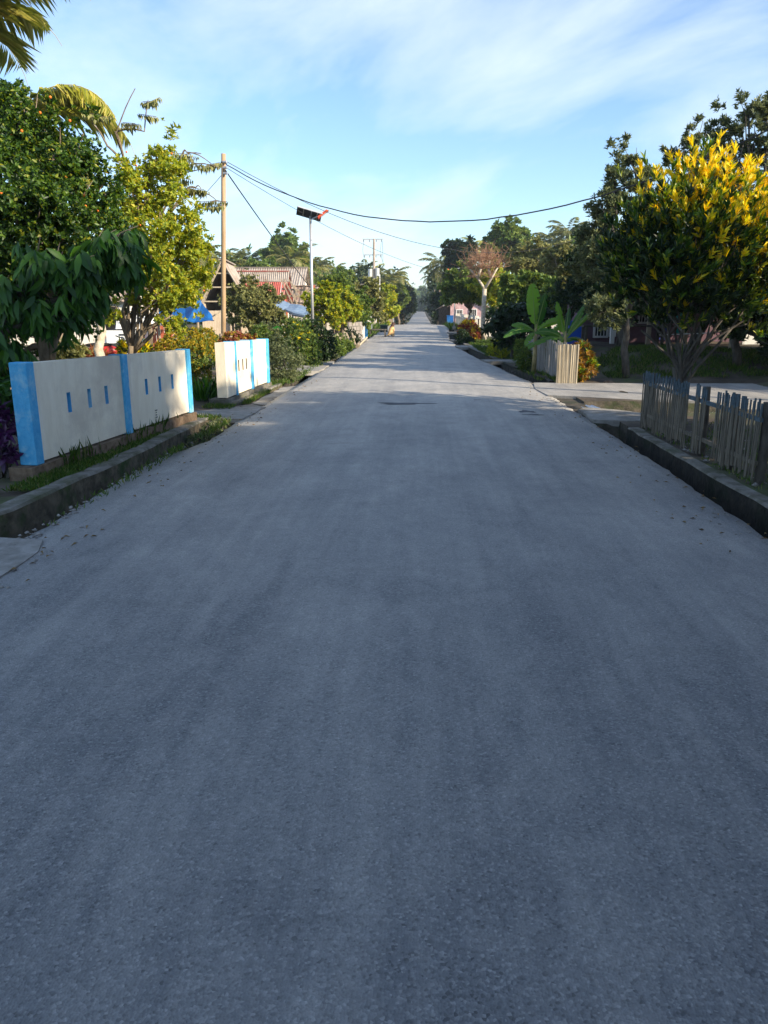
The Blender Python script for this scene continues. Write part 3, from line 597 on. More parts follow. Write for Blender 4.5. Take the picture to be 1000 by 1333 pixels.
# big-leafed branches hanging in front
b=onpx(-25,560,8.2)
tree('broad_leaf_tree','tree whose long broad leaves droop in front of the left citrus crown','tree',b,at(-10,400,8.3),plobes([(20,385,8.2,30),(100,350,8.4,42,22),(140,318,8.6,30,16),(60,340,8.3,38,22),(160,345,8.7,28,16),(85,415,8.3,26,22),(8,440,8.0,26,26),(105,385,8.4,36,18),(5,500,8.1,16,22),(170,300,9,20,10),(40,405,8.2,30,24)]),lf_big,M['darkbark'],300,6,.24,.066,.07,17,None,1.1,.3,up=-.1,droop=1.25,big=True,curl=.22,rough=.35)
# lime tree in the sun
b=onpx(171,475,14)
tree('lime_tree','sunlit yellow green tree with pruned many forked stem behind the cream wall','tree',b,at(171,450,14),plobes([(205,235,14,38),(180,270,13.9,38),(235,290,14,34),(200,320,13.8,42),(170,335,14.2,34),(240,340,14,30),(255,320,14.1,24),(160,245,14.3,24),(222,215,14.2,20),(215,370,13.8,32),(180,385,14,26),(245,375,14.2,26),(262,360,14.3,16),(205,200,14,14),(150,300,14.3,28),(225,410,14,20),(160,400,14,18)]),lf_lime,M['bark'],5200,7,.075,.036,.075,19,None,1.2,.3,up=.4,trunks=3,rough=.35)
fr=MB(); P_,_=lobe_pts(np.random.default_rng(5),plobes([(205,290,13.9,66),(230,340,13.9,40)]),18,.9)
lt=bpy.data.objects['lime_tree']
for q in P_: f1=f0.copy(); sc.collection.objects.link(f1); f1.parent=lt; f1.location=Vector(q)-Vector(lt.location)
# paired-leaf sprays reaching past the lime tree (compound drooping leaves)
def spray_tree():
    Y=15.5; b=onpx(190,480,Y); root=empty('spray_leaf_tree',b,0,'thin branched tree with drooping leaf sprays beside the wooden pole','tree'); B=Vector(b); tb=MB(); rng=random.Random(8)
    P=[];D=[];Nn=[];Ln=[]
    F0=at(190,330,Y)-B; limb(tb,rng,(0,0,0),F0,.06,.04,.04,5,8)
    brs=[[(190,330),(215,270),(245,215),(285,218)],[(190,330),(220,260),(235,205),(262,200)],[(190,330),(235,260),(262,252),(283,262)],[(190,330),(165,220),(152,172),(176,115)],[(165,220),(150,172),(188,171),(193,130)],[(190,330),(238,200),(243,198),(275,213)],[(190,330),(250,280),(270,268),(288,262)],[(165,220),(140,190),(120,160),(128,147)],[(190,330),(240,250),(255,244),(262,246)],[(165,220),(150,172),(185,170),(168,163)]]
    sprays=[(245,205),(255,212),(268,216),(277,213),(240,232),(232,236),(244,245),(262,248),(270,262),(278,268),(284,262),(237,200),(195,132),(192,150),(168,160),(172,163),(250,248),(120,148),(134,152),(255,245),(198,131),(225,245)]
    for br in brs:
        pts=[at(x,y,Y)-B for x,y in br]; q=[]
        for i in range(len(pts)-1):
            for k in range(4): q.append(pts[i].lerp(pts[i+1],k/4)+Vector((0,0,.05*math.sin(k*.8))))
        q.append(pts[-1]); tb.tube(q,[.026-.02*i/len(q) for i in range(len(q))],5)
    for sx_,sy_ in sprays:
        c=at(sx_+rng.uniform(-3,3),sy_,Y+rng.uniform(-.3,.3))-B; ax=Vector((rng.choice((-1,1,1))*1,rng.uniform(-.6,.6),rng.uniform(-.15,.25))).normalized()
        tb.tube([c-ax*.16,c,c+ax*.16],.006,4)
        for k in range(11):
            for s in (-1,1):
                p=c+ax*(k/10-.5)*.36; sd=Vector((-ax.y,ax.x,0)); P.append(p); d=sd*s*.45+Vector((0,0,-1))+ax*.25; D.append((d+Vector((rng.gauss(0,.22),rng.gauss(0,.22),rng.gauss(0,.22)))).normalized()); Nn.append((ax+Vector((0,-.6,.3))+sd*s*.6+Vector((rng.gauss(0,.3),rng.gauss(0,.3),0))).normalized()); Ln.append(rng.uniform(.08,.20)*(1-.35*abs(k/5-1)))
    tb.build('trunk',M['bark'],root)
    Ln=np.array(Ln); V,T=leaves(np.array(P),unit(np.array(D)),unit(np.array(Nn)),Ln,Ln*.46,.15); np_mesh('crown',V,T,lf_olive,root)
spray_tree()
# ---------------------------------------------------------------- palms
def palm_crown(rg,nf,fl,ll,lw,nper,drop=1.0,up0=.9,base=(0,0,0),az=None,lean=(0,0)):
    Ps=[];Ds=[];Ns=[];Ls=[];tb=MB(); B=np.array(base,float)
    for f in range(nf):
        a=(az[f] if az is not None else 2.399*f)+rg.normal(0,.12); el=up0*(1-1.5*f/nf)+rg.normal(0,.08); 
        h=np.array([math.cos(a),math.sin(a),0]); p=B.copy(); L_=fl*(.85+.3*rg.random()); n=14; pts=[p.copy()]; e=el
        for i in range(n):
            e-=drop*(1.9/n)*(.35+1.1*i/n); p=p+(h*math.cos(e)+np.array([0,0,math.sin(e)]))*L_/n; pts.append(p.copy())
        pts=np.array(pts); tb.tube([Vector(q) for q in pts],[.018*fl/3*(1-.85*i/n)+.002 for i in range(n+1)],5)
        ts=np.linspace(.10,.99,nper); ii=np.clip((ts*n).astype(int),0,n-1); fr_=ts*n-ii; Q=pts[ii]*(1-fr_)[:,None]+pts[ii+1]*fr_[:,None]; Tg=unit(pts[ii+1]-pts[ii])
        sd=np.array([-h[1],h[0],0])[None]; upv=np.cross(Tg,sd*1.); upv=upv*np.sign(upv[:,2:3]+1e-6)
        for s in (-1,1):
            ln=ll*np.sin(np.clip(ts*1.02+.12,0,1)*math.pi)**.6*(.85+.3*rg.random(nper)); D=sd*s*.9+Tg*.75-np.array([0,0,.45])*(.4+.8*rg.random((nper,1)))+rg.normal(0,.06,(nper,3))
            Ps.append(Q);Ds.append(unit(D));Ns.append(unit(upv+Tg*.2+sd*s*-.2+rg.normal(0,.15,(nper,3))));Ls.append(ln)
    P=np.concatenate(Ps);D=np.concatenate(Ds);Nn=np.concatenate(Ns);Ln=np.concatenate(Ls)
    return leaves(P,D,Nn,Ln,np.full(len(P),lw)*(.7+.6*rg.random(len(P))),.25),tb
def palm(label,top,H=None,seed=1,nf=18,fl=3.2,ll=.75,lw=.05,nper=34,tr=.13,group=None,z0=None,az=None,drop=1.0,lm=None,lean=.3,up0=1.1):
    rg=np.random.default_rng(seed); top=Vector(top); z0=gz(top.y)-.05 if z0 is None else z0; root=empty('coconut_palm',(top.x-lean,top.y,z0),0,label,'palm tree',group)
    q=MB(); h=top.z-z0; pts=[(lean*(t**1.6),0,h*t) for t in np.linspace(0,1,9)]; q.tube(pts,[tr*1.4,tr*1.05,tr,tr*.95,tr*.9,tr*.88,tr*.85,tr*.85,tr*.9],10)
    q.build('trunk',M['bark'],root,True)
    (V,T),tb=palm_crown(rg,nf,fl,ll,lw,nper,drop,up0,(lean,0,h),az)
    np_mesh('crown',V,T,lm or lf_palm,root); tb.build('frond_stems',mat_stem,root)
    return root
mat_stem=mat('palm_stem',(.30,.27,.08),.6,(.42,.36,.14),5)
palm('tall coconut palm whose fronds droop into the top left corner of the sky',at(-95,25,13),seed=3,fl=2.6,ll=.85,lw=.024,nper=62,nf=12,az=[0,.35,-.4,.8,-.8,1.4,2.2,3,3.8,4.6,5.2,-.15,1.9,2.7,.15,5.6],lean=-.6,drop=1.05)
palm('coconut palm with an arching frond just above the left citrus crown',at(18,150,17.5),seed=5,fl=2.9,ll=.85,lw=.028,nper=58,nf=12,az=[0,-.2,.5,3,3.6,2.4,1.2,4.2,1.8,4.8,5.6,.8,-.9,2,0.15],lean=-.5,drop=1.2,up0=.75)
# ---------------------------------------------------------------- shrubs and bushes left
def bush(name,label,cat,lobes,lm,n,k,Ln,Wd,seed=1,group=None,spread=1.1,up=.4,shell=.6,droop=.1,big=False,rough=.2,z0=None,flat=1,curl=.15,mixf=None):
    c=lobes[0]; base=(c[0],c[1],tz(c[0],c[1])-.02 if z0 is None else z0)
    rng=random.Random(seed); rg=np.random.default_rng(seed); root=empty(name,base,0,label,cat,group); B=Vector(base); q=MB()
    for l in lobes:
        for _ in range(3):
            t=Vector(l[:3])-B+Vector((rng.uniform(-.5,.5),rng.uniform(-.5,.5),rng.uniform(0,.5)))*l[3]; limb(q,rng,(rng.uniform(-.06,.06),rng.uniform(-.06,.06),0),t,.018,.006,.1,4,5)
    q.build('stems',M['darkbark'],root)
    P,A=lobe_pts(rg,[(l[0]-B.x,l[1]-B.y,l[2]-B.z,*l[3:]) for l in lobes],n,shell,flat,rough); A=unit(A+np.array([0,0,up])+rg.normal(0,.25,A.shape)); keep=P[:,2]>.02; P=P[keep];A=A[keep]
    V,T=tufts(rg,P,A,k,Ln,Wd,spread,.3,curl,droop,big); mi=None
    if mixf is not None: s=mixf(P,A,rg).astype(np.int32); mi=np.repeat(s,len(T)//len(P))
    np_mesh('foliage',V,T,lm,root,mi); return root
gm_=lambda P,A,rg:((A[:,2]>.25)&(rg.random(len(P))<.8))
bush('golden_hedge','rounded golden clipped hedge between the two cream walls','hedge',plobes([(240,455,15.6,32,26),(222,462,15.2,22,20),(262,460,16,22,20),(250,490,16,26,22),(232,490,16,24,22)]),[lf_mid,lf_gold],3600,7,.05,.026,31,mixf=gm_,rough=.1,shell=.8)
bush('golden_bush','small pale golden bush just left of the wooden pole','bush',plobes([(268,443,19.5,15,14),(256,450,19.6,10)]),[lf_mid,lf_gold],700,7,.06,.03,32,mixf=gm_)
bush('red_leaf_hedge','reddish leafed low hedge behind the second cream wall','hedge',plobes([(305,445,20.5,18,12),(322,447,20.7,14,11),(292,452,20.3,12,10)]),[lf_red,lf_gold],1300,7,.06,.03,33,mixf=lambda P,A,rg:rg.random(len(P))<.3)
def blades(rg,P,h,wd,lean=.35,k=1):
    n=len(P); D=unit(np.stack([rg.normal(0,lean,n),rg.normal(0,lean,n),np.ones(n)],1)); Nn=unit(np.stack([rg.normal(0,1,n),rg.normal(0,1,n),np.full(n,.2)],1)); return leaves(P,D,Nn,h*(.5+.8*rg.random(n)),np.full(n,wd)*(.6+.8*rg.random(n)),.25)
def clump(name,label,cat,c,r,n,h,wd,lm,seed,lean=.3,group=None,big=False):
    rg=np.random.default_rng(seed); root=None; P=np.stack([rg.normal(0,r,n),rg.normal(0,r,n),np.zeros(n)],1); D=unit(np.stack([P[:,0]/r*lean*.8+rg.normal(0,lean*.5,n),P[:,1]/r*lean*.8+rg.normal(0,lean*.5,n),np.ones(n)],1)); Nn=unit(np.stack([rg.normal(0,1,n),rg.normal(0,1,n),np.full(n,.2)],1))
    V,T=leaves(P,D,Nn,h*(.55+.5*rg.random(n)),np.full(n,wd),.25,True); o=np_mesh(name,V,T,lm); o.location=(c[0],c[1],c[2]); return tag(o,label,cat,group)
c=at(262,513,13.6); clump('iris_clump','clump of upright sword leaves left of the second cream wall, nearer the hedge','plant',(c.x,13.7,.0),.09,70,.50,.035,lf_ban,41)
c=at(275,513,13.6); clump('iris_clump','clump of upright sword leaves touching the near end of the second cream wall','plant',(c.x,13.9,.0),.09,60,.46,.035,lf_ban,42)
bush('purple_plant','purple leafed plant peeking past the left side of the nearest blue post','plant',plobes([(-2,560,7.3,16,28),(4,590,7.2,12,14)]),lf_purple,60,5,.13,.04,35,droop=.3,big=True)
bush('leafy_shrub','green broad leafed shrub left of the nearest blue post above purple leaves','plant',plobes([(-5,525,7.5,22,22),(-30,600,7.6,36,40),(-10,500,8,26,24)]),lf_big,200,6,.13,.05,36,droop=.3,big=True)
bush('yellow_croton_bush','small yellow green bush in front of the white truck','bush',plobes([(186,460,15.2,9,12)]),[lf_cgr,lf_yel],80,9,.13,.035,37,spread=.8,mixf=lambda P,A,rg:rg.random(len(P))<.5)
bush('yellow_croton_bush','small yellow green bush left of the lime tree stem before the truck','bush',plobes([(163,458,15.2,6,12)]),[lf_cgr,lf_yel],50,9,.13,.035,38,spread=.8,mixf=lambda P,A,rg:rg.random(len(P))<.5)
bush('bromeliad','reddish spiky leafed plant behind the cream wall near the motorbike','plant',plobes([(128,468,13.5,11,5),(114,470,13.3,9,4)]),lf_red,45,9,.20,.025,39,droop=-.1,up=.9)
bush('pale_herb','pale green leafy herb above the middle of the cream wall','plant',plobes([(92,460,11.5,18,14)]),lf_olive,150,8,.08,.04,40)
# olive bush tree behind the pole
b=onpx(325,450,27); tree('rounded_tree','dull olive round crowned tree behind the wooden utility pole','tree',b,at(325,428,27),plobes([(325,385,27,22),(305,390,27,17),(345,395,26.8,20),(330,405,26.6,22),(310,410,27,18),(355,412,27,13),(365,415,26.8,12),(318,370,27,10),(345,378,27,11)]),lf_olive,M['darkbark'],3300,6,.095,.05,.06,51,shell=.35,rough=.25)
# shrubs strip between wall 2 and the slab, then along the drain
bush('grey_shrub','feathery grey green shrub right beside the far end of the second cream wall','bush',plobes([(370,472,18,18,24),(360,456,18.3,13,16),(384,474,18.4,11,15),(368,492,17.8,18,11),(354,478,18,11,18)]),lf_grey,1200,7,.07,.02,61,up=.6,rough=.4)
bush('flowering_shrub','yellow tipped shrub above the left concrete slab','bush',plobes([(392,445,22.5,20,24),(380,432,23,14,16),(404,460,22.5,14,16)]),[lf_mid,lf_yel],1100,7,.085,.035,62,mixf=lambda P,A,rg:rg.random(len(P))<.05)
bush('dark_shrub','dark green shrub left of the weathered stakes by the slab','bush',plobes([(408,440,24.5,20,20),(422,448,25,16,18),(416,462,24.5,16,12),(398,430,25,14,14)]),lf_dark,1300,7,.09,.045,63)
for i,(px,py,Y,r,r2,lm,lb) in enumerate([(432,455,28,14,12,lf_mid,'low shrub right of the weathered stakes along the left drain'),(445,448,31,12,11,lf_mid,'second low shrub right of the weathered stakes along the left drain'),(428,466,26.5,10,9,lf_grey,'grey green tuft shrub nearest the slab kerb on the left'),(456,440,36,10,10,lf_dark,'dark little shrub before the block wall on the left'),(352,440,24,16,16,lf_grey,'greyish shrub below the olive tree and door opening'),(340,436,23,12,10,lf_mid,'leafy bush just above the second cream wall')]):
    bush('roadside_shrub',lb,'bush',plobes([(px,py,Y,r,r2),(px+r*.6,py+4,Y,r*.7,r2*.7),(px-r*.7,py+3,Y+.3,r*.6,r2*.7)]),lm,650,7,.085,.035,70+i,rough=.35)
# weathered stakes
st=empty('stake_fence',(gx(406,24.4),24.4,0),0,'short row of weathered upright stakes by the left slab','fence')
rr=random.Random(4)
for i,x in enumerate((-.12,-.04,.05,.13,.2)):
    q=MB(); q.bar((x,0,-.05),(x+rr.uniform(-.05,.05),.02,.62+rr.uniform(-.22,.2)),.05,.04); q.build('stake',M['wood'],st)
# grass and weeds (uncountable)
def grass(name,boxes,n,h,wd,lm,seed,z=None,lean=.45):
    rg=np.random.default_rng(seed); Ps=[]
    ar=np.array([(b[1]-b[0])*(b[3]-b[2])*(b[4] if len(b)>4 else 1) for b in boxes]); ar=ar/ar.sum()
    for b,a in zip(boxes,ar):
        m_=int(n*a); x=b[0]+(b[1]-b[0])*rg.random(m_); y=b[2]+(b[3]-b[2])*rg.random(m_)
        if len(b)>5: x=x+(y-b[2])/(b[3]-b[2])*b[5]
        k=(np.sin(x*5.3+y*2.1)+np.sin(y*3.7-x*2.9)+rg.normal(0,.8,m_))>-.6; x=x[k];y=y[k]
        Ps.append(np.stack([x,y,np.array([(z if z is not None else tz(u,v)) for u,v in zip(x,y)])],1))
    P=np.concatenate(Ps); V,T=blades(rg,P,h,wd,lean); return tag(np_mesh(name,V,T,lm),kind='stuff')
grass('grass',[(-3.72,-3.42,6.6,8.2,1,.10),(-3.64,-3.36,8.2,11.2,1,.06)],7000,.065,.012,lf_grass,81,z=0.0)
grass('grass',[(-3.66,-3.62,7.6,10.9,1,.34)],230,.20,.006,lf_grass,82,z=0.02,lean=.15)
grass('grass',[(-3.45,-3.0,11.25,11.6),(-3.6,-3.1,12.6,13.0),(-3.12,-2.95,13.3,16.8),(-3.6,-3.0,16.8,18.6),(-2.86,-2.74,8.5,11.2,.5),(-2.84,-2.75,6.5,8.5,.15)],3800,.08,.012,lf_grass,83)
grass('grass',[(-3.9,-3.25,24,40),(-3.1,-2.8,17,40,.6),(-6,-4,24,40,.15)],9000,.10,.018,lf_grass,84)
grass('grass',[(3.05,3.6,17.6,22,1),(2.72,2.9,18,21,.5),(4.6,12,18.9,22.4,1.3),(2.9,5,22,33,.7),(2.3,3.8,27,42,.8)],42000,.12,.016,lf_grass,85)
grass('grass',[(3.35,4.6,7.4,11.2,.7),(3.12,3.2,4.8,11,.6)],2000,.06,.012,lf_grass,86)
grass('grass',[(2.3,3.2,60,75),(-4,-2.8,45,75)],3000,.35,.05,lf_grass,87)
# trailing weeds on the mossy kerb near the wall's far end
bush('trailing_weed','grey green trailing weeds in the drain below the cream wall','weeds',[(-2.95,10.2,-.12,.18,.08),(-2.95,9.4,-.15,.16,.08),(-2.98,10.9,-.08,.16,.1),(-2.93,8.6,-.2,.12,.06),(-2.95,11.3,-.08,.12,.1)],lf_grey,420,6,.05,.022,88,z0=-.34)
# ---------------------------------------------------------------- right foreground: croton tree
def croton():
    b=at(886,552,11.6); base=(b.x,11.6,-.05); B=Vector(base); rg=np.random.default_rng(21); rng=random.Random(21)
    root=empty('croton_tree',base,0,'large croton tree with yellow orange leaf tips behind the blue tipped fence','tree')
    tb=MB(); F0=at(886,478,11.6)-B
    for dx in (-.06,.05,.0): limb(tb,rng,(dx,dx*.5,0),F0+Vector((dx*1.6,0,0)),.034,.03,.04,5,8)
    lob=plobes([(907,243,11.6,41.4),(866,276,11.5,47.0),(952,268,11.6,47.0),(907,297,11.2,54.5),(854,313,11.5,43.2),(982,293,11.4,45.1),(814,335,11.7,32.0),(876,350,11.2,47.0),(942,340,11.3,51.7),(1002,330,11.6,47.0),(824,365,11.8,33.8),(907,385,11.6,39.5),(1032,297,11.8,47.0),(856,385,11.7,33.8),(914,218,11.7,20.7),(809,313,12,20.7),(967,385,11.8,41.4),(1012,380,12,41.4)])
    for l in lob:
        c=Vector(l[:3])-B; pts=limb(tb,rng,F0*rng.uniform(.75,1),c,.019,.008,.1,5,6)
        for _ in range(3):
            d=Vector((rng.uniform(-1,1),rng.uniform(-1,1),rng.uniform(-.1,1))).normalized()*l[3]*.85; limb(tb,rng,pts[-2],c+d,.012,.005,.1,3,4)
    for (x,y) in ((835,430),(945,410),(862,420),(915,425),(970,400),(925,392)): limb(tb,rng,F0*rng.uniform(.5,1),at(x,y,11.6)-B,.024,.016,.06,4,7)
    tb.build('trunk',M['darkbark'],root)
    P,A=lobe_pts(rg,[(l[0]-B.x,l[1]-B.y,l[2]-B.z,l[3]) for l in lob],2500,.55,1,.42)
    A=unit(A*.7+np.array([0,0,.9])+rg.normal(0,.22,A.shape))
    V,T=tufts(rg,P,A,13,.125,.031,.70,.25,.10,0,True,1.0)
    zc=(P[:,2]-1.7)/2.1+ (P[:,0])*.25; s=(rg.random(len(P))<np.clip((zc-.15)*.95,.10,.92)).astype(int); low=(rg.random(len(P))<np.clip(.95-zc*1.3,0,.9)); s=np.where(low&(rg.random(len(P))<.85),2,s); per=len(T)//len(P)  # yellower leaf tips up the sunny side; low tufts darkened to paint in shade
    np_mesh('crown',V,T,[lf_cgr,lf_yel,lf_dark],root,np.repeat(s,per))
croton()
# grey-green trees behind and above the croton
b=onpx(818,455,19); tree('grey_leaf_tree','tall grey green tree left behind the croton with feathery top shoots','tree',b,at(815,400,19),plobes([(800,235,19,24,34),(822,200,19,14,30),(790,270,19,20),(785,300,19.2,28),(830,255,19,20),(775,335,19.4,28),(800,360,19,34),(760,350,19.6,18),(765,310,19.5,16),(845,230,19,14),(842,290,19,24),(820,330,18.8,28),(790,400,19,30)]),lf_grey,M['darkbark'],3400,8,.12,.042,.10,23,shell=.2,rough=.45,up=.8,spread=1.0)
b=onpx(960,470,20); tree('grey_leaf_tree','tall grey green tree rising above and behind the right side of the croton','tree',b,at(955,400,20),plobes([(975,150,20,26,20),(900,175,20,20,16),(880,190,20,14,12),(945,175,20,22,20),(995,190,20,36),(925,200,20.2,24),(960,225,20,32),(1010,140,20,22),(1040,230,20,50),(930,260,20.5,34),(1000,290,20.5,50),(870,215,20.2,12)]),lf_grey,M['darkbark'],3600,8,.12,.042,.12,25,shell=.2,rough=.45,up=.8,spread=1.0)
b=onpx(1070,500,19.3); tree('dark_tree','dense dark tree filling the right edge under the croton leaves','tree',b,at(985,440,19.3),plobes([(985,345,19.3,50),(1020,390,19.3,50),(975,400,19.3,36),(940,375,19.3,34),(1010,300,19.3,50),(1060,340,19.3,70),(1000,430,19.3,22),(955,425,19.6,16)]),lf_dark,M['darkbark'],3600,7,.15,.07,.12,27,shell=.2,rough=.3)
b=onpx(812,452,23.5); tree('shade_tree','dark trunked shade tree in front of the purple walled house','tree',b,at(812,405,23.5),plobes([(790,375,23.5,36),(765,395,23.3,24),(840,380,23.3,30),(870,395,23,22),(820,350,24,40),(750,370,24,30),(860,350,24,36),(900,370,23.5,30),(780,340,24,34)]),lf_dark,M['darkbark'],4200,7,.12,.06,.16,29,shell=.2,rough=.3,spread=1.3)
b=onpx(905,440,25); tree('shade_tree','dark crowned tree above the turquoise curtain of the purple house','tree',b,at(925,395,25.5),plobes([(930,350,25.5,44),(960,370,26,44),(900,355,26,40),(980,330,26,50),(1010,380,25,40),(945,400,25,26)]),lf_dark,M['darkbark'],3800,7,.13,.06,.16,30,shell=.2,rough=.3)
# out-of-frame trees on the right whose crowns shade the near road
def caster(name,label,x,y,h,r,seed,n=5200,lm=None):
    rng=random.Random(seed); lb=[(x+rng.uniform(-.6,.6)*r,y+rng.uniform(-.6,.6)*r,h*rng.uniform(.45,.9),r*rng.uniform(.45,.6)) for _ in range(9)]+[(x,y,h*.62,r*.7),(x,y,h*.35,r*.7)]
    return tree(name,label,'tree',(x,y,-.05),(x,y,h*.3),lb,lm or lf_dark,M['darkbark'],n,7,.22,.11,.16,seed,shell=.1,rough=.3)
for i,(x,y,h,r,l) in enumerate([(7.7,7.9,5.7,1.9,'bushy yard tree right of the picket fence near the side road'),(6.8,5.3,5.0,1.7,'bushy yard tree right of the picket fence toward the camera'),(9.3,.2,10.2,3.1,'tall yard tree on the right level with the camera'),(10.5,-3.6,10,3.3,'tall yard tree on the right just behind the camera'),(13,-1.4,12.5,3.2,'tall yard tree on the right behind the bushy ones'),(8.5,-7.0,8,3.0,'spreading tree on the right well behind the camera'),(5.4,2.0,4.6,1.6,'low bushy tree by the right drain beside the camera'),(5.5,4.3,3.1,1.3,'rounded garden shrub tree just right of the thick fence post'),(13.5,14.3,4.3,2.2,'dense yard tree beyond the right end of the side road'),(10.6,18.3,5.3,2.1,'leafy yard tree on the bank nearest the side road'),(11.2,21.8,5.4,2.2,'leafy yard tree on the bank before the shaded houses'),(18,17.5,8.5,3.4,'tall yard tree far along the side road'),(12.5,21.5,5.5,2.4,'yard tree on the bank right of the dark houses'),(12,-13,9,3.5,'farthest back spreading tree on the right side'),(5.6,-3,5.0,1.8,'low bushy tree by the right drain behind the camera')]):
    caster('yard_tree',l,x,y,h,r,200+i)
# ================================================================ far and middle ground
M['board']=mat('plank_wall',(.42,.33,.23),.85,(.58,.48,.36),3,.3,20,stretch=(7,7,.5))
M['plaster']=mat('plaster',(.62,.57,.48),.85,(.72,.68,.60),2,.15,20,col3=(.5,.45,.37))
M['pink']=mat('pink_plaster',(.40,.25,.25),.85,(.60,.42,.42),3,.1,20)
M['purple']=mat('mauve_plaster',(.12,.07,.09),.85,(.17,.10,.13),3,.1,20)
M['block']=mat('grey_block',(.20,.18,.16),.95,(.30,.27,.24),6,.4,12)
M['redpaint']=mat('red_paint',(.45,.10,.05),.7,(.5,.16,.08),8)
M['greyroof']=mat('grey_brown_roof',(.26,.22,.19),.85,(.36,.32,.28),4,.2,20,col3=(.20,.14,.10))
M['cloth']=mat('blue_grey_sheet',(.12,.19,.30),.6,(.2,.28,.38),5,.2,8)
def part(name,m,parent,fn,smooth=False):
    q=MB(); fn(q); return q.build(name,m,parent,smooth)
def gable(label,C,rz,Ln,wd,he,hr,mr,mw,waves=14,ov=.35,gable_mat=None,open_end=0,z0=None,cat='house'):
    """house: ridge along local X (length Ln), width wd in Y, eave he, ridge hr"""
    z0=tz(C[0],C[1]) if z0 is None else z0
    root=empty('village_house',(C[0],C[1],z0),rz,label,cat); a=Ln/2; b=wd/2; k=(hr-he)/b
    def walls(q):
        for s in (-1,1): q.box((0,s*(b-.05),he/2),(Ln,.1,he))
        for s in (-1,1):
            if open_end and s==open_end: q.box((s*(a-.05),0,he*.42),(.1,wd-.2,he*.84))
            else: q.box((s*(a-.05),0,he/2),(.1,wd-.2,he))
    part('wall',mw,root,walls)
    for s in (-1,1):
        if open_end and s==open_end: continue
        def gb(q,s=s): q.add([(s*a,-b,he),(s*a,b,he),(s*a,0,hr-.03),(s*(a-.1),-b,he),(s*(a-.1),b,he),(s*(a-.1),0,hr-.03)],[(0,1,2),(4,3,5),(0,3,4,1),(1,4,5,2),(2,5,3,0)])
        part('gable',gable_mat or mw,root,gb)
    def rf(q):
        for s in (-1,1): q.sheet((-a-ov,s*(b+ov),he-k*ov),(a+ov,s*(b+ov),he-k*ov),(a+ov,0,hr),(-a-ov,0,hr),waves=waves,amp=.022,nv=6,th=.012)
    r_=part('roof',mr,root,rf)
    part('ridge_cap',mr,r_,lambda q:q.bar((-a-ov,0,hr+.03),(a+ov,0,hr+.03),.28,.05))
    if open_end:
        s=open_end
        def tr(q):
            for u in (-1,1): q.bar((s*(a+ov*.6),u*b,he-.02),(s*(a+ov*.6),0,hr-.06),.06,.08)
            for t in (.05,.38,.7): q.bar((s*(a+ov*.6),-b*(1-t),he+(hr-he)*t),(s*(a+ov*.6),b*(1-t),he+(hr-he)*t),.05,.06)
            q.bar((s*(a+ov*.7),-b*.85,he+.15+(hr-he)*.1),(s*(a+ov*.7),b*.4,he*.75),.05,.06)
        part('gable_frame',M['bamboo'],root,tr)
    return root
def window(root,c,w_,h_,ax='y',frame=M['white'],bars=3,door=False,gm=None):
    d=(lambda u,v,t:(u,t,v)) if ax=='y' else (lambda u,v,t:(t,u,v)); C=Vector(c)
    def fr(q):
        for u in (-w_/2,w_/2): q.box(C+Vector(d(u,0,0)),d(.07,h_+.07,.08))
        for v in (-h_/2,h_/2): q.box(C+Vector(d(0,v,0)),d(w_+.07,.07,.085))
        for i in range(bars): q.box(C+Vector(d(-w_/2+w_*(i+1)/(bars+1),0,0)),d(.03,h_,.04))
    f=part('door' if door else 'window',frame,root,fr)
    part('pane',gm or M['black'],f,lambda q:q.box(C,d(w_,h_,.03)))  # opaque near-black fill paints the unlit room behind the opening
# ---- house A: open gable shed (left, behind pole) and long grey roof behind
pA=at(284,342,37); hA=gable('bamboo shed with open triangular gable left of the olive tree',(pA.x-.1,39.3),R(97),4.0,2.2,2.0,3.95,M['greyroof'],M['board'],waves=26,open_end=-1,z0=-.15)
window(hA,(-2.13,-.5,1.05),.5,.7,'x',M['board'],2); window(hA,(-.3,-1.17,1.1),.8,.8,'y')
hA2=gable('long house with grey corrugated roof behind the red roofed house',((gx(300,60)+gx(384,60))/2,63),R(2),5.6,6.5,3.1,4.85,M['greyroof'],M['plaster'],waves=34,z0=-.1)
window(hA2,(-1,-3.28,1.4),.9,.9,'y'); window(hA2,(1.3,-3.28,1.4),.9,.9,'y')
# ---- house B: red roof
pR=at(338,358,45); pE=at(379,357,46)
hB=gable('house with faded red corrugated roof and white gable above the blue awning',(gx(337,46.5),47),R(3),2.9,4.6,1.75,3.75,M['redroof'],M['plaster'],waves=32,gable_mat=M['white'],z0=-.02)
part('rusty_ridge',M['greyroof'],hB,lambda q:[q.sheet((-1.85,s*.72,3.17),(1.85,s*.72,3.17),(1.85,s*.02,3.80),(-1.85,s*.02,3.80),waves=32,amp=.022,nv=2) for s in (-1,1)])
window(hB,(.6,-2.33,.95),.9,1.9,'y',M['wood'],0,True); window(hB,(1.53,-1,1.1),.7,.8,'x')
window(hB,(-.9,-2.33,1.2),.7,.7,'y')
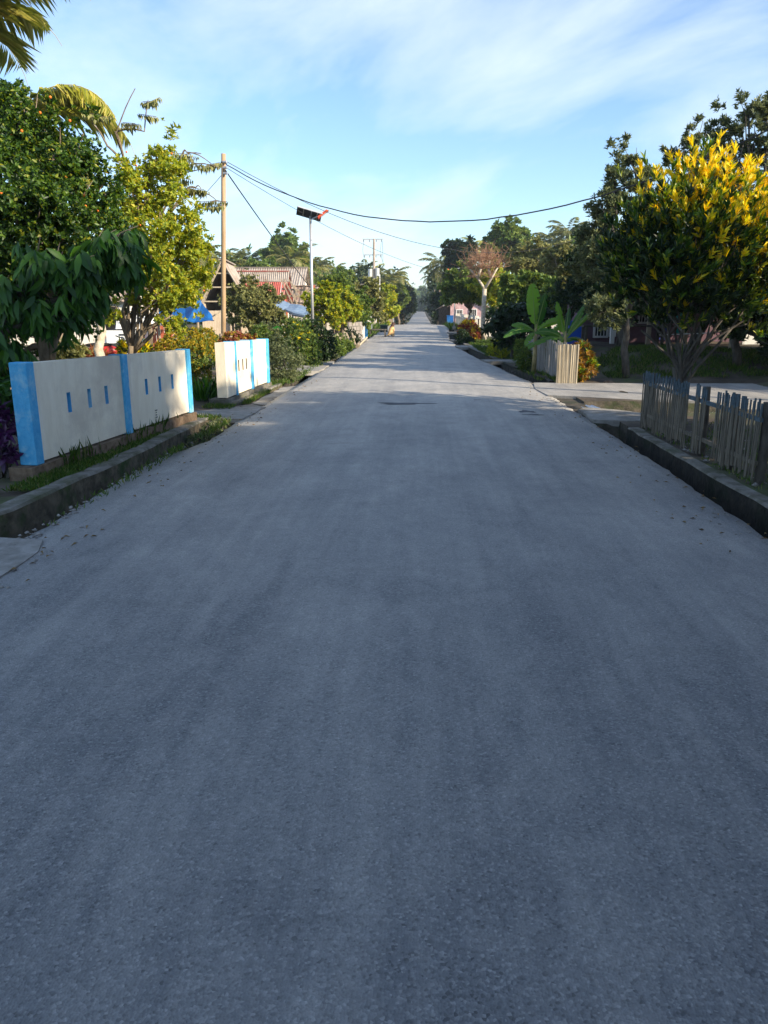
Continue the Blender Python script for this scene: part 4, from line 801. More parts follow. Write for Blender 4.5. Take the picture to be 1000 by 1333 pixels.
# green bucket / grey awning / porch
o=empty('green_bucket',(gx(361,43),43,0),0,'bright green bucket hanging in the dark doorway of the red roofed house','bucket')
zb=at(361,434,43).z; o.location.z=zb; 
part('shell',mat('lime_plastic',(.12,.75,.06),.4),o,lambda q:q.tube([(0,0,0),(0,0,.42)],[.20,.28],14),True); part('handle',M['darkmetal'],o,lambda q:q.tube([(.28*math.cos(t),0,.42+.25*math.sin(t)) for t in np.linspace(0,math.pi,9)],.012,6))
a0,a1=at(350,396,42),at(398,410,41)
q=MB(); q.sheet(a0,a1+Vector((0,0,0)),a1+Vector((.2,1.4,.35)),a0+Vector((.1,2.2,.3)),waves=2,amp=.04,nv=3,th=.02,sag=.08); thing('awning',q,M['cloth'],'blue grey sheet awning slanting down from the red roofed house','awning')
q=MB(); q.tube([a0.lerp(a1,.45)+Vector((0,-.05,-.02)),a0.lerp(a1,.72)+Vector((0,-.05,-.10)),a1+Vector((0,-.05,-.06))],[.07,.13,.11],8); thing('rolled_tarp',q,M['cloth'],'rolled blue grey tarp hanging on the lower edge of the awning','tarp')
ps=empty('timber_porch',(gx(385,44),44,-.02),0,'open timber porch frame with a low rail right of the red roofed house','porch')
zc_=lambda y,Y:at(0,y,Y).z
for x,m in ((374,M['redpaint']),(385,M['wood']),(397,M['darkbark']),(410,M['redpaint'])):
    part('post',m,ps,lambda q,x=x:q.bar((gx(x,44)-ps.location.x,0,0),(gx(x,44)-ps.location.x,0,2.9),.09,.09))
for z in (2.0,2.35,2.7): part('beam',M['wood'],ps,lambda q,z=z:q.bar((gx(368,44)-ps.location.x,.02+z*.03,z),(gx(412,44)-ps.location.x,.02+z*.03,z-.1),.06,.09))
for x0,x1 in ((372,392),(378,402),(368,385)): part('brace',M['wood'],ps,lambda q,x0=x0,x1=x1:q.bar((gx(x0,44)-ps.location.x,-.08,3.2),(gx(x1,44)-ps.location.x,-.08,1.6),.05,.07))
part('rail',M['redpaint'],ps,lambda q:[q.bar((gx(372,44)-ps.location.x,-.06,z),(gx(392,44)-ps.location.x,-.06,z),.05,.06) for z in (.5,.75)])
hC=gable('pale walled house with brown grey roof right of the timber porch',(gx(404,52)+.2,54),R(2),5.2,5,1.75,3.15,M['rust'],M['plaster'],waves=24,z0=-.05)
window(hC,(-1.6,-2.53,.95),.7,.7,'y'); window(hC,(.2,-2.53,.95),.8,.8,'y'); window(hC,(1.7,-2.53,.9),.7,1.7,'y',M['wood'],0,True)
hD=gable('long low grey roofed house showing just above the lime bushes',(gx(440,75)-1.2,78),R(-2),8,5,2.1,3.9,M['greyroof'],M['plaster'],waves=30)
# ---- yard house far left, cream, mostly hidden
hE=gable('cream plastered house behind the white truck and motorbike',(gx(75,42)-.5,45),R(5),8.0,6,2.5,4.3,M['rust'],M['plaster'],waves=30,z0=-.3)
window(hE,(1.5,-3.03,1.3),.9,.9,'y'); window(hE,(3.0,-3.03,1.05),.9,2.,'y',M['wood'],0,True)
# ---- blue tarpaulins
q=MB(); T0=at(258,386,30); q.sheet(T0,at(276,410,29.6),at(279,417,29),at(243,418,29.4),waves=1,amp=.05,nv=5,th=.01,sag=.1); thing('blue_tarp',q,M['tarp'],'triangular blue tarpaulin stretched down beside the open gable','tarp')
q=MB(); q.sheet(at(205,402,31.5),at(262,396,31),at(262,411,30.4),at(202,420,31),waves=2,amp=.07,nv=4,th=.01,sag=.12); thing('blue_tarp',q,M['tarp'],'long low blue tarpaulin sagging behind the lime tree branches','tarp')
q=MB(); q.tube([(gx(257,30),30.05,-.3),(gx(257,30),30.05,at(257,383,30).z)],.05,8); thing('tarp_pole',q,M['wood'],'thin wooden pole holding the peak of the triangular tarpaulin','pole')
q=MB(); q.tube([(gx(203,31),31.3,-.3),(gx(203,31),31.3,at(203,400,31).z)],.045,8); thing('tarp_pole',q,M['wood'],'thin pole at the low tarpaulin end by the truck','pole')
rf=empty('red_board_fence',(gx(206,32),32,-.3),0,'short orange red board fence between the truck and golden hedge','fence')
for i in range(5): part('board',M['redpaint'],rf,lambda q,i=i:q.box((-.2+i*.17,0,.62),(.15,.03,1.24)))
part('rail',M['redpaint'],rf,lambda q:q.box((.14,.04,.9),(.9,.04,.07)))
# ---- white pickup truck
def truck():
    c=at(161,440,31.3); root=empty('pickup_truck',(c.x,31.3,tz(c.x,31.3)),R(3),'white pickup truck seen from behind past the cream wall','truck')
    W_=.84
    def prof(q,pts,w0,w1,mi=0):
        n=len(pts); vs=[(-w0,y,z) for y,z in pts]+[(w0,y,z) for y,z in pts]; q.add(vs,[tuple(range(n)),tuple(range(2*n-1,n-1,-1))]+[(i,n+i,n+(i+1)%n,(i+1)%n) for i in range(n)],mi)
    body=MB(); prof(body,[(0,.42),(0,1.02),(1.55,1.02),(1.55,1.08),(3.5,1.06),(4.85,.98),(5.02,.85),(5.05,.42),(4.6,.38),(4.45,.7),(3.85,.72),(3.7,.38),(1.4,.38),(1.25,.72),(.65,.72),(.5,.38)],W_,W_)
    b_=body.build('body',M['white'],root)
    bv=b_.modifiers.new('b','BEVEL'); bv.width=.05; bv.segments=3; bv.limit_method='ANGLE'
    cab=MB(); n=[(1.55,1.05),(1.75,1.62),(1.95,1.70),(3.0,1.70),(3.25,1.62),(3.85,1.05)]; vs=[]
    for s in (-1,1): vs+= [(s*(W_-.02-(.14 if z>1.3 else 0)),y,z) for y,z in n]
    m_=len(n); cab.add(vs,[tuple(range(m_)),tuple(range(2*m_-1,m_-1,-1))]+[(i,m_+i,m_+(i+1)%m_,(i+1)%m_) for i in range(m_)])
    cb=cab.build('cabin',M['white'],root); cv=cb.modifiers.new('b','BEVEL'); cv.width=.05; cv.segments=3; cv.limit_method='ANGLE'
    part('rear_window',M['glass'],root,lambda q:q.add([(-.58,1.60,1.13),(.58,1.60,1.13),(.52,1.745,1.55),(-.52,1.745,1.55)],[(0,1,2,3)]))
    for s in (-1,1):
        part('side_window',M['glass'],root,lambda q,s=s:q.add([(s*.828,1.85,1.12),(s*.828,2.65,1.12),(s*.70,2.65,1.6),(s*.70,1.95,1.6)],[(0,1,2,3) if s>0 else (3,2,1,0)]))
        part('side_window',M['glass'],root,lambda q,s=s:q.add([(s*.828,2.75,1.12),(s*.828,3.65,1.12),(s*.70,3.2,1.6),(s*.70,2.75,1.6)],[(0,1,2,3) if s>0 else (3,2,1,0)]))
        part('tail_light',mat('tail_red',(.5,.02,.02),.3),root,lambda q,s=s:q.box((s*.78,-.02,.86),(.13,.07,.28)))
        for y in (.95,4.15):
            w=part('wheel',mat('tyre',(.02,.02,.02),.9),root,lambda q,s=s,y=y:q.tube([(s*.70,y,.35),(s*.88,y,.35)],.35,22)); part('rim',M['metal'],w,lambda q,s=s,y=y:q.tube([(s*.87,y,.35),(s*.895,y,.35)],.2,16))
    tg=part('tailgate',M['white'],root,lambda q:q.box((0,-.025,.75),(1.36,.05,.5))); part('handle',M['darkmetal'],tg,lambda q:q.box((0,-.06,.86),(.3,.03,.06)))
    part('bed',M['black'],root,lambda q:q.box((0,.78,1.03),(1.5,1.45,.03)))
    part('roll_bar',M['metal'],root,lambda q:q.tube([(-.72,1.35,1.02),(-.66,1.4,1.5),(.66,1.4,1.5),(.72,1.35,1.02)],.035,8))
    part('bumper',M['darkmetal'],root,lambda q:q.box((0,-.1,.45),(1.5,.16,.14)))
truck()
# ---- motorbike
def bike():
    c=at(114,460,24); root=empty('motorbike',(c.x,24,tz(c.x,24)),R(25),'dark parked motorbike with a red panel left of the white truck','motorbike')
    for y in (0,1.22):
        w=part('wheel',mat('tyre2',(.02,.02,.02),.9),root,lambda q,y=y:q.tube([(.28*math.cos(t)+y,0,.30+.28*math.sin(t)) for t in np.linspace(0,2*math.pi,19)],.045,8),True)
        part('rim',M['metal'],w,lambda q,y=y:[q.bar((y,0,.3),(y+.25*math.cos(t),0,.3+.25*math.sin(t)),.012) for t in np.linspace(0,2*math.pi,9)[:-1]])
    part('body',mat('bike_red',(.35,.02,.02),.3),root,lambda q:q.ball((.55,0,.55),(.42,.13,.2),14,10),True)
    part('seat',M['black'],root,lambda q:q.ball((.35,0,.76),(.42,.13,.07),14,8),True)
    part('engine',M['darkmetal'],root,lambda q:q.box((.6,0,.35),(.36,.22,.24)))
    part('front_fork',M['metal'],root,lambda q:[q.tube([(1.22,s,.3),(1.0,s,.95)],.022,8) for s in (-.07,.07)])
    part('handlebar',M['darkmetal'],root,lambda q:q.tube([(.9,-.32,1.02),(1.0,-.1,.98),(1.0,.1,.98),(.9,.32,1.02)],.018,8))
    part('headlight',M['glass'],root,lambda q:q.ball((1.06,0,.9),(.09,.1,.1),10,8),True)
bike()
# ---- left row of lime bushy trees beyond the lamp
TL=[(424,392,30,26,'lime_bush_tree','sunlit lime green bushy tree right of the left solar lamp mast',lf_lime),(446,396,34,24,'lime_bush_tree','lime green bushy tree second to the right from the left solar lamp mast',lf_lime),(465,398,40,22,'bushy_tree','mid green bushy tree over the grey block wall',lf_mid),(478,388,48,24,'bushy_tree','pale green tree just left of the transformer pole foot',lf_olive),(499,392,72,22,'bushy_tree','bright green tree right of the transformer pole and above the white posts',lf_lime),(440,374,46,18,'bushy_tree','taller mid green tree behind the lime bushes',lf_mid)]
for i,(px,py,Y,r,nm,lb,lm) in enumerate(TL):
    base=(gx(px,Y),Y,gz(Y)-.03); ss=[(px,py,Y,r*.6),(px-r*.5,py+6,Y,r*.5),(px+r*.5,py+8,Y+.2,r*.5),(px+r*.2,py-r*.6,Y,r*.42),(px-r*.3,py-r*.45,Y,r*.42),(px,py+r*.7,Y-.2,r*.55),(px+r*.55,py-r*.2,Y,r*.36),(px-r*.6,py-r*.1,Y,r*.36),(px-r*.5,py+r*.9,Y,r*.42),(px+r*.5,py+r*.85,Y,r*.42)]
    tree(nm,lb,'tree',base,(base[0],Y,at(px,py+r*.9,Y).z),plobes(ss),lm,M['bark'],1500,7,.0042*Y*.9,.0022*Y,.06,300+i,shell=.3,rough=.4,up=.7)
# ---- block wall, posts, kiosk, log pile, bench, dog
q=MB(); 
for r_i in range(5):
    for c_i in range(4): q.box((gx(452,36)+c_i*.12+(r_i%2)*.05,37.2+c_i*.55,.1+r_i*.2),(.10,.5,.185),rz=R(-12))
thing('block_wall',q,M['block'],'low rough grey block wall under the mid green tree','wall')
for i,(px,Y,m,lb) in enumerate([(470,41,M['white'],'nearest white post past the block wall'),(474,42.5,M['white'],'second white post past the block wall'),(478,44,M['blue'],'pale blue post among the white ones'),(484,51,M['white'],'tall white post farthest along the fence')]):
    q=MB(); x=gx(px,Y)-.05; q.box((x,Y,.55+.1*(i==3)),(.16,.16,1.05+.2*(i==3))); q.box((x,Y,1.1+.2*(i==3)),(.2,.2,.05)); thing('fence_post',q,m,lb,'post')
lp=empty('timber_pile',(gx(440,33),33,0),0,'pile of sunlit tan logs and planks under the lime bushes','wood pile'); rr=random.Random(9)
for i in range(16):
    x=rr.uniform(-.9,.9); z=.08+rr.uniform(0,.45); part('log',M['bamboo'] if i%3 else M['wood'],lp,lambda q:q.tube([(x,rr.uniform(-.5,0),z),(x+rr.uniform(-.3,.3),rr.uniform(.5,1.2),z+rr.uniform(-.05,.5))],rr.uniform(.04,.085),8))
bn=empty('roadside_bench',(gx(492,46),46,gz(46)),0,'low dark bench or table over the left drain near the dog','bench')
part('seat',M['darkbark'],bn,lambda q:q.box((0,0,.42),(1.0,.9,.05)))
for sx in (-.42,.42):
    for sy in (-.38,.38): part('leg',M['darkbark'],bn,lambda q,sx=sx,sy=sy:q.box((sx,sy,.2),(.06,.06,.4)))
q=MB(); q.box((gx(500,55),55,.25),(.5,.5,.5)); q.box((gx(500,55),55,.515),(.56,.56,.04)); q.box((gx(500,55)+.1,54.74,.25),(.22,.02,.36)); thing('dark_bin',q,mat('teal_black',(.01,.03,.035),.4),'dark teal box standing left of the dog at the road edge','bin')
def dog():
    Y=46.5; c=at(508,441,Y); root_loc=(c.x,Y,gz(Y)+.0); bm_=bpy.data.meshes.new('dog')
    J={'hip':(0,0,.20),'belly':(.0,-.05,.34),'chest':(-.04,-.12,.50),'neck':(-.07,-.16,.66),'head':(-.09,-.19,.76),'muz':(-.11,-.32,.73),'nose':(-.115,-.37,.715),'sh_l':(-.13,-.17,.46),'el_l':(-.14,-.18,.24),'paw_l':(-.14,-.22,.03),'sh_r':(.06,-.17,.46),'el_r':(.05,-.18,.24),'paw_r':(.05,-.22,.03),'kn_l':(-.14,-.12,.20),'ho_l':(-.15,.02,.06),'ft_l':(-.15,-.13,.03),'kn_r':(.14,-.12,.20),'ho_r':(.15,.02,.06),'ft_r':(.15,-.13,.03),'t1':(.05,.12,.10),'t2':(.14,.26,.04),'ear_l':(-.15,-.15,.84),'ear_r':(-.03,-.15,.84)}
    Rr={'hip':.13,'belly':.12,'chest':.125,'neck':.085,'head':.085,'muz':.045,'nose':.03,'sh_l':.06,'el_l':.038,'paw_l':.035,'sh_r':.06,'el_r':.038,'paw_r':.035,'kn_l':.07,'ho_l':.035,'ft_l':.035,'kn_r':.07,'ho_r':.035,'ft_r':.035,'t1':.035,'t2':.018,'ear_l':.018,'ear_r':.018}
    E_=[('hip','belly'),('belly','chest'),('chest','neck'),('neck','head'),('head','muz'),('muz','nose'),('chest','sh_l'),('sh_l','el_l'),('el_l','paw_l'),('chest','sh_r'),('sh_r','el_r'),('el_r','paw_r'),('hip','kn_l'),('kn_l','ho_l'),('ho_l','ft_l'),('hip','kn_r'),('kn_r','ho_r'),('ho_r','ft_r'),('hip','t1'),('t1','t2'),('head','ear_l'),('head','ear_r')]
    ks=list(J); bm_.from_pydata([J[k] for k in ks],[(ks.index(a),ks.index(b)) for a,b in E_],[])
    m=bpy.data.materials.new('dog_fur'); m.use_nodes=True; n=m.node_tree.nodes; l=m.node_tree.links; p=n['Principled BSDF']; p.inputs['Roughness'].default_value=.9
    tcx=n.new('ShaderNodeTexCoord'); sx=n.new('ShaderNodeSeparateXYZ'); l.new(tcx.outputs['Object'],sx.inputs[0]); nz=n.new('ShaderNodeTexNoise'); nz.inputs['Scale'].default_value=9; l.new(tcx.outputs['Object'],nz.inputs['Vector'])
    s_=mth('ADD',sx.outputs[2],mth('MULTIPLY',nz.outputs[0],.18,n,l),n,l); c_=n.new('ShaderNodeValToRGB'); c_.color_ramp.elements[0].position=.60; c_.color_ramp.elements[0].color=(.62,.40,.17,1); c_.color_ramp.elements[1].position=.70; c_.color_ramp.elements[1].color=(.07,.035,.025,1)
    l.new(s_,c_.inputs[0]); l.new(c_.outputs[0],p.inputs['Base Color']); bm_.materials.append(m)
    o=bpy.data.objects.new('dog',bm_); sc.collection.objects.link(o); o.location=root_loc; o.rotation_euler=(0,0,R(150)); o.scale=(1,1,.98)
    sk=o.modifiers.new('s','SKIN'); 
    for i,k in enumerate(ks): bm_.skin_vertices[0].data[i].radius=(Rr[k],Rr[k])
    bm_.skin_vertices[0].data[0].use_root=True
    sb=o.modifiers.new('u','SUBSURF'); sb.levels=2; sb.render_levels=2; tag(o,'tan dog with dark brown head sitting at the left road edge','dog')
dog()
kx=-3.55; ks_=empty('roadside_stall',(kx,84,gz(84)),0,'small roadside stall with a pale tin roof on the left beyond the dog','stall')
for sx in (-.75,.75):
    for sy in (-.7,.7): part('post',M['metal'] if sx>0 else M['darkbark'],ks_,lambda q,sx=sx,sy=sy:q.box((sx,sy,.85),(.08,.08,2.1)))
part('roof',M['metal'],ks_,lambda q:q.sheet((-1.5,-1,2.0),(1.0,-1,1.78),(1.0,1,1.78),(-1.5,1,2.0),waves=8,amp=.02)); part('back_wall',M['wood'],ks_,lambda q:q.box((0,.72,.8),(1.5,.04,1.5))); part('counter',M['wood'],ks_,lambda q:q.box((0,-.5,.75),(1.5,.5,.06)))
# ================================================================ right middle ground
mat_rib=mat('midrib_green',(.12,.20,.04),.5,(.16,.26,.06),5)
def banana(label,px,py,Y,spec,seed,h,z0=None):
    """spec: leaf list (dx px, dy px of the tip from stem top, width m)"""
    x=gx(px,Y); z0=tz(x,Y) if z0 is None else z0; root=empty('banana_plant',(x,Y,z0),0,label,'banana plant'); rg=random.Random(seed)
    part('stem',mat('banana_stem',(.22,.20,.08),.6,(.36,.30,.16),6),root,lambda q:q.tube([(0,0,0),(.01,0,h*.5),(0,0,h),(.01,0,h+.2)],[.065,.055,.045,.02],10),True)
    s=Y/F; V=[];T=[]; mb=MB()
    for dx,dy,wd,curl in spec:
        tip=Vector((dx*s,rg.uniform(-.25,.1),-dy*s)); L_=tip.length; n=26; side=None; yv=rg.uniform(-.8,.8); vw=Vector((rg.uniform(-.9,.9),-1,rg.uniform(.1,1.3)))
        mid=tip*.5+Vector((0,0,curl*L_)); pts=[]
        for i in range(n+1):
            t=i/n; pts.append((mid*(2*t*(1-t))+tip*(t*t))+Vector((0,yv*L_*.3*t,0)))
        b=len(mb.v); 
        for i,p in enumerate(pts):
            t=i/n; tan=(pts[min(i+1,n)]-pts[max(i-1,0)]).normalized(); sd=tan.cross(vw).normalized(); up=sd.cross(tan).normalized()
            w_=wd*.5*(0.10 if t<.16 else math.sin(math.pi*min(1,(t-.10)/.92))**.55 if t<.97 else .15)
            for k in (-1,-.55,0,.55,1): mb.v.append(tuple(p+Vector((0,0,h))+sd*w_*k*(1+.06*math.sin(i*2.7+k))+up*(-.35*w_*k*k+.12*w_*abs(k)*math.sin(i*1.9))))
        for i in range(n):
            for k in range(4):
                if k in (0,3) and i>6 and rg.random()<.10: continue
                a=b+i*5+k; mb.f.append((a,a+1,a+6,a+5)); mb.m.append(0)
        o=mb.build('leaf',lf_ban,root,True)
        q=MB(); q.tube([p+Vector((0,0,h-.006)) for p in pts],[.018-.014*i/n for i in range(n+1)],6); q.build('midrib',mat_rib,o); mb=MB()
banana('banana plant with a single broad upright leaf, left one behind the bamboo fence',698,455,20,[(-8,-58,.36,.04),(9,-46,.26,.02),(32,-14,.18,.26),(-42,6,.19,.30),(-32,-8,.18,.26),(28,12,.18,.32),(-14,16,.16,.3)],3,1.05)
banana('bright yellow green banana plant with a long leaf reaching right, behind the tan panel',737,466,19.6,[(42,-50,.11,.03),(18,-30,.13,.14),(-12,-46,.20,.08),(-38,-8,.19,.28),(4,-38,.15,.04),(24,-46,.17,.03),(-46,12,.18,.32),(36,10,.17,.32),(-20,18,.16,.3)],4,.9)
banana('small banana plant with low drooping leaves between the two larger ones',716,470,20.8,[(-16,-24,.2,.1),(14,-30,.2,.06),(28,-4,.18,.15),(-28,4,.18,.16)],5,.75)
bush('bronze_croton','bronze orange croton bush right of the tan bamboo panel','bush',plobes([(757,470,18.2,14,22),(766,478,18.3,10,14),(752,484,18,12,10)]),[lf_cgr,leafmat('bronze_leaf',[(.22,.13,.02),(.40,.24,.03),(.14,.06,.02)],.3)],260,9,.12,.035,91,spread=.9,mixf=lambda P,A,rg:rg.random(len(P))<.7)
# papaya/cassava like layered shrub
def layered():
    Y=26; b=(gx(668,Y),Y,tz(gx(655,Y),Y)); tree('layered_shrub_tree','dark tree with flat layers of large lobed leaves left of the banana plants','tree',b,(b[0],Y,.5),plobes([(655,412,Y,22,8),(680,404,Y,24,8),(652,440,Y,16,8),(664,428,Y,22,9),(692,424,Y,22,9),(672,446,Y,20,8),(690,450,Y,16,8),(705,410,Y+.6,20,8),(640,426,Y,12,6)]),lf_dark,M['darkbark'],520,7,.22,.085,.07,401,spread=1.5,up=.9,droop=.35,shell=.2,big=True,curl=.1)
layered()
bush('yellow_green_bush','thin yellow green bush before the layered dark tree at the path','bush',plobes([(650,456,27,12,14),(657,464,26.6,8,10),(643,458,27.5,8,10)]),lf_lime,380,7,.09,.03,92,up=.8)
bush('fence_weed','green weeds climbing the far end of the bamboo fence','bush',plobes([(684,468,21,9,14),(678,455,21.6,7,12)]),lf_mid,380,6,.09,.035,93)
bush('clipped_bush','dark rounded bush at the foot of the pale wall','bush',plobes([(603,440,40,9,9),(609,446,38,8,6),(599,444,41,6,5)]),lf_dark,800,6,.10,.05,94)
bush('red_croton','dark red and orange croton by the bare tree','bush',plobes([(610,428,42,10,9),(618,436,41,7,7)]),[lf_red,lf_yel],380,8,.2,.07,95,mixf=lambda P,A,rg:rg.random(len(P))<.25)
bush('orange_croton','bright orange croton touching the bare tree trunk','bush',plobes([(624,437,42,5,7),(622,444,42,4,4)]),[lf_gold,lf_red],200,8,.18,.07,96,mixf=lambda P,A,rg:rg.random(len(P))<.2)
# bare tree
def bare():
    Y=41; b=(gx(630,Y),Y,gz(Y)-.05); root=empty('bare_tree',b,0,'pale forked leafless tree with a mass of thin brown twigs','tree'); B=Vector(b); rng=random.Random(6); q=MB()
    P=lambda x,y,d=0:at(x,y,Y+d)-B
    q.tube([P(630,445),P(629,420),P(630,395),P(631,376)],[.15,.125,.115,.11],10)
    tips=[]
    for br in ([(631,376),(622,362),(612,350)],[(631,376),(640,362),(648,348)],[(622,362),(626,350),(625,340)],[(640,362),(636,350),(638,338)]):
        pts=[P(*c,rng.uniform(-.3,.3) if i else 0) for i,c in enumerate(br)]; q.tube(pts,[.08-.02*i for i in range(len(pts))],8); tips+=pts[1:]
    q.build('trunk',M['palebark'],root,True)
    t=MB(); tw=[]
    C=[P(620,350),P(643,348),P(631,345),P(612,348),P(652,350)]
    for i in range(300):
        a=rng.choice(tips); d=Vector((rng.gauss(0,.7),rng.gauss(0,.7),rng.uniform(.05,1.3))).normalized(); l_=rng.uniform(.3,1.05); e=a+d*l_; m=a.lerp(e,.5)+Vector((rng.uniform(-.1,.1),rng.uniform(-.1,.1),rng.uniform(-.05,.1)))
        t.tube([a,m,e],[.012,.008,.003],4,cap=False); tw.append(e)
        for _ in range(3):
            k=e if rng.random()<.5 else m; dd_=Vector((rng.gauss(0,.6),rng.gauss(0,.6),rng.uniform(-.3,.9))).normalized()*rng.uniform(.15,.45); t.tube([k,k+dd_],[.006,.003],3,cap=False)
    t.build('crown',mat('brown_twig',(.28,.15,.09),.9,(.40,.24,.15),8),root)
bare()
# right pale wall with cut-outs along the road, and its front return
pw=empty('pale_wall',(3.3,46,gz(50)),0,'pale masonry wall with tall cut out slots right of the far road','wall')
part('return_wall',M['plaster'],pw,lambda q:q.box((2.4,.1,.52),(4.7,.14,1.0))); part('coping',M['white'],pw,lambda q:q.box((2.4,.1,1.05),(4.8,.2,.06)))
for i in range(13): part('panel',M['plaster'],pw,lambda q,i=i:[q.box((0,1.1+i*1.9+u,.5),(.12,.3,.95)) for u in (-.7,-.2,.3,.75)]+[q.box((0,1.1+i*1.9,.07),(.14,1.7,.14)),q.box((0,1.1+i*1.9,.93),(.14,1.7,.14))])
for i in range(14): part('pillar',M['plaster'],pw,lambda q,i=i:q.box((0,.15+i*1.9,.58),(.24,.24,1.2)))
# pink house & kiosk further right
hP=gable('small pink house with brown roof behind the pale wall',(gx(603,78)+.5,80),R(88),4,3.4,1.9,2.9,M['rust'],M['pink'],waves=14)
window(hP,(-2.03,-.5,1.1),.7,.8,'x'); window(hP,(-2.03,.8,1.1),.6,.7,'x')
hK=gable('small dark kiosk with a tan awning roof beyond the pale wall',(gx(582,80)+.4,82),R(88),2.4,2.4,1.7,2.4,M['rust'],M['darkbark'],waves=8,cat='kiosk')
q=MB(); q.sheet((gx(576,78),78,gz(78)+1.75),(gx(588,78),78,gz(78)+2.15),(gx(590,78),80,gz(78)+2.35),(gx(578,78),80,gz(78)+1.95),waves=5,amp=.02); thing('awning',q,M['bamboo'],'tan tilted awning sheet on the kiosk beyond the pale wall','awning')
q=MB(); q.box((gx(586,74),74,gz(74)+.45),(.6,.4,.8)); q.box((gx(586,74),74,gz(74)+.87),(.66,.46,.05)); thing('blue_drum',q,M['tarp'],'small bright blue box before the dark kiosk','box')
# ---- purple house in the shade
Yh=27.5; xa,xb=gx(762,Yh),gx(885,Yh); z0=.48
hs=empty('purple_house',((xa+xb)/2,Yh,z0),0,'shaded mauve plastered house with porch behind the grass bank','house'); ox=hs.location.x; X_=lambda px,Y=Yh:gx(px,Y)-ox; Z_=lambda py,Y=Yh:at(500,py,Y).z-z0
part('wall',M['purple'],hs,lambda q:q.box((1.4,1.5,1.02),(xb-xa+3.0,2.8,2.04)))
part('roof',M['rust'],hs,lambda q:[q.sheet((xa-ox-.3,-1.6,1.95),(xb-ox+3.6,-1.6,1.95),(xb-ox+3.6,1.6,2.95),(xa-ox-.3,1.6,2.95),waves=34,amp=.022,nv=3),q.sheet((xa-ox-.3,4.0,2.0),(xb-ox+3.6,4.0,2.0),(xb-ox+3.6,1.6,2.95),(xa-ox-.3,1.6,2.95),waves=34,amp=.022,nv=3)])
for px,m in ((845,M['bamboo']),(893,M['wood']),(798,M['white'])): part('porch_post',m,hs,lambda q,px=px:q.box((X_(px,26.2),-1.35,1.1),(.13,.13,2.2)))
def wr_(px0,px1,py0,py1,m,name='door',bars=0,Y=Yh):
    w_=X_(px1)-X_(px0); h_=Z_(py0)-Z_(py1); window(hs,((X_(px0)+X_(px1))/2,.07,(Z_(py0)+Z_(py1))/2),w_,h_,'y',m,bars,name=='door')
wr_(832,852,392,420,M['metal'],'window',4); wr_(858,868,396,440,mat('navy_paint',(.03,.04,.20),.6)); wr_(775,792,405,438,M['white'],'window',3)
part('curtain',mat('turquoise_cloth',(.05,.50,.48),.7),hs,lambda q:q.sheet((X_(880,26.3),-1.2,.35),(X_(888,26.3),-1.2,.35),(X_(887,26.3),-1.2,1.9),(X_(880,26.3),-1.2,1.95),waves=3,amp=.03,nv=3))
part('white_panel',M['white'],hs,lambda q:[q.box((X_(800)+.07*i-.15,-.02,.75),(.035,.03,1.1)) for i in range(7)])
tb=empty('long_table',(gx(835,24.6),24.6,.48),0,'long dark table or bench rail before the mauve house','table')
part('table_top',M['darkbark'],tb,lambda q:q.box((0,0,.62),(3.6,.6,.05)))
for sx in (-1.7,-.6,.6,1.7):
    for sy in (-.24,.24): part('leg',M['darkbark'],tb,lambda q,sx=sx,sy=sy:q.box((sx,sy,.3),(.08,.08,.6)))
q=MB(); q.box((gx(748,26),26,.85),(.42,.3,.7)); q.box((gx(748,26),26,1.22),(.46,.34,.04)); thing('blue_container',q,mat('bright_blue',(.02,.10,.55),.4),'bright blue container with white lid beside the banana leaf tip','container')
ck=empty('red_cloth',(gx(778,26.3),26.3,at(778,403,26.3).z),0,'red cloth hanging in front of the mauve house','cloth'); part('cloth',mat('red_fabric',(.40,.02,.03),.8),ck,lambda q:q.sheet((-.14,0,-.32),(.16,0,-.28),(.14,0,.05),(-.12,0,.06),waves=2,amp=.03,nv=3))
# rope line with its posts in front of the bank
q=MB(); q.tube([(gx(955,22),22,.4),(gx(955,22),22,1.3)],.06,8); thing('line_post',q,M['wood'],'wooden post at the right end of the pale rope line','post')
q=MB(); q.tube([(gx(954,22),22,at(954,431,22).z),(gx(910,22.5),22.3,at(910,434,22.3).z),(gx(860,23),23,at(860,436,23).z)],.014,6); thing('rope_line',q,mat('pale_rope',(.45,.43,.40),.8),'pale rope line stretched right of the croton trunk','rope')
hR=gable('dark shaded house with bluish wall at the right edge',(gx(960,30)+2.6,31.5),0,7,4,2.3,3.6,M['rust'],mat('grey_blue_wall',(.12,.14,.2),.85,(.2,.22,.28),4),waves=26,z0=.48)
q=MB(); q.box((gx(985,26),26,.72),(.75,.05,.5)); q.box((gx(985,26)-.3,26,.6),(.06,.06,.7)); q.box((gx(985,26)+.3,26,.6),(.06,.06,.7)); thing('white_board',q,M['white'],'low white board standing at the far right edge','board')
rocks([(gx(800,18.1)-.02,18.15,-.10,.17),(gx(770,18.0),18.1,-.2,.24),(gx(785,18.1),18.2,-.22,.2),(gx(806,18),17.95,-.1,.06),(gx(742,18.0)+.4,18.4,-.12,.2)],M['stone'],['pale rounded rock beside the side road ditch, lightest one','brown low rock in the ditch just right of the bamboo panel','brown flat rock between the pale rock and the bamboo panel','tiny pale stone right of the pale rounded rock','brown rock half hidden under the bronze croton'])
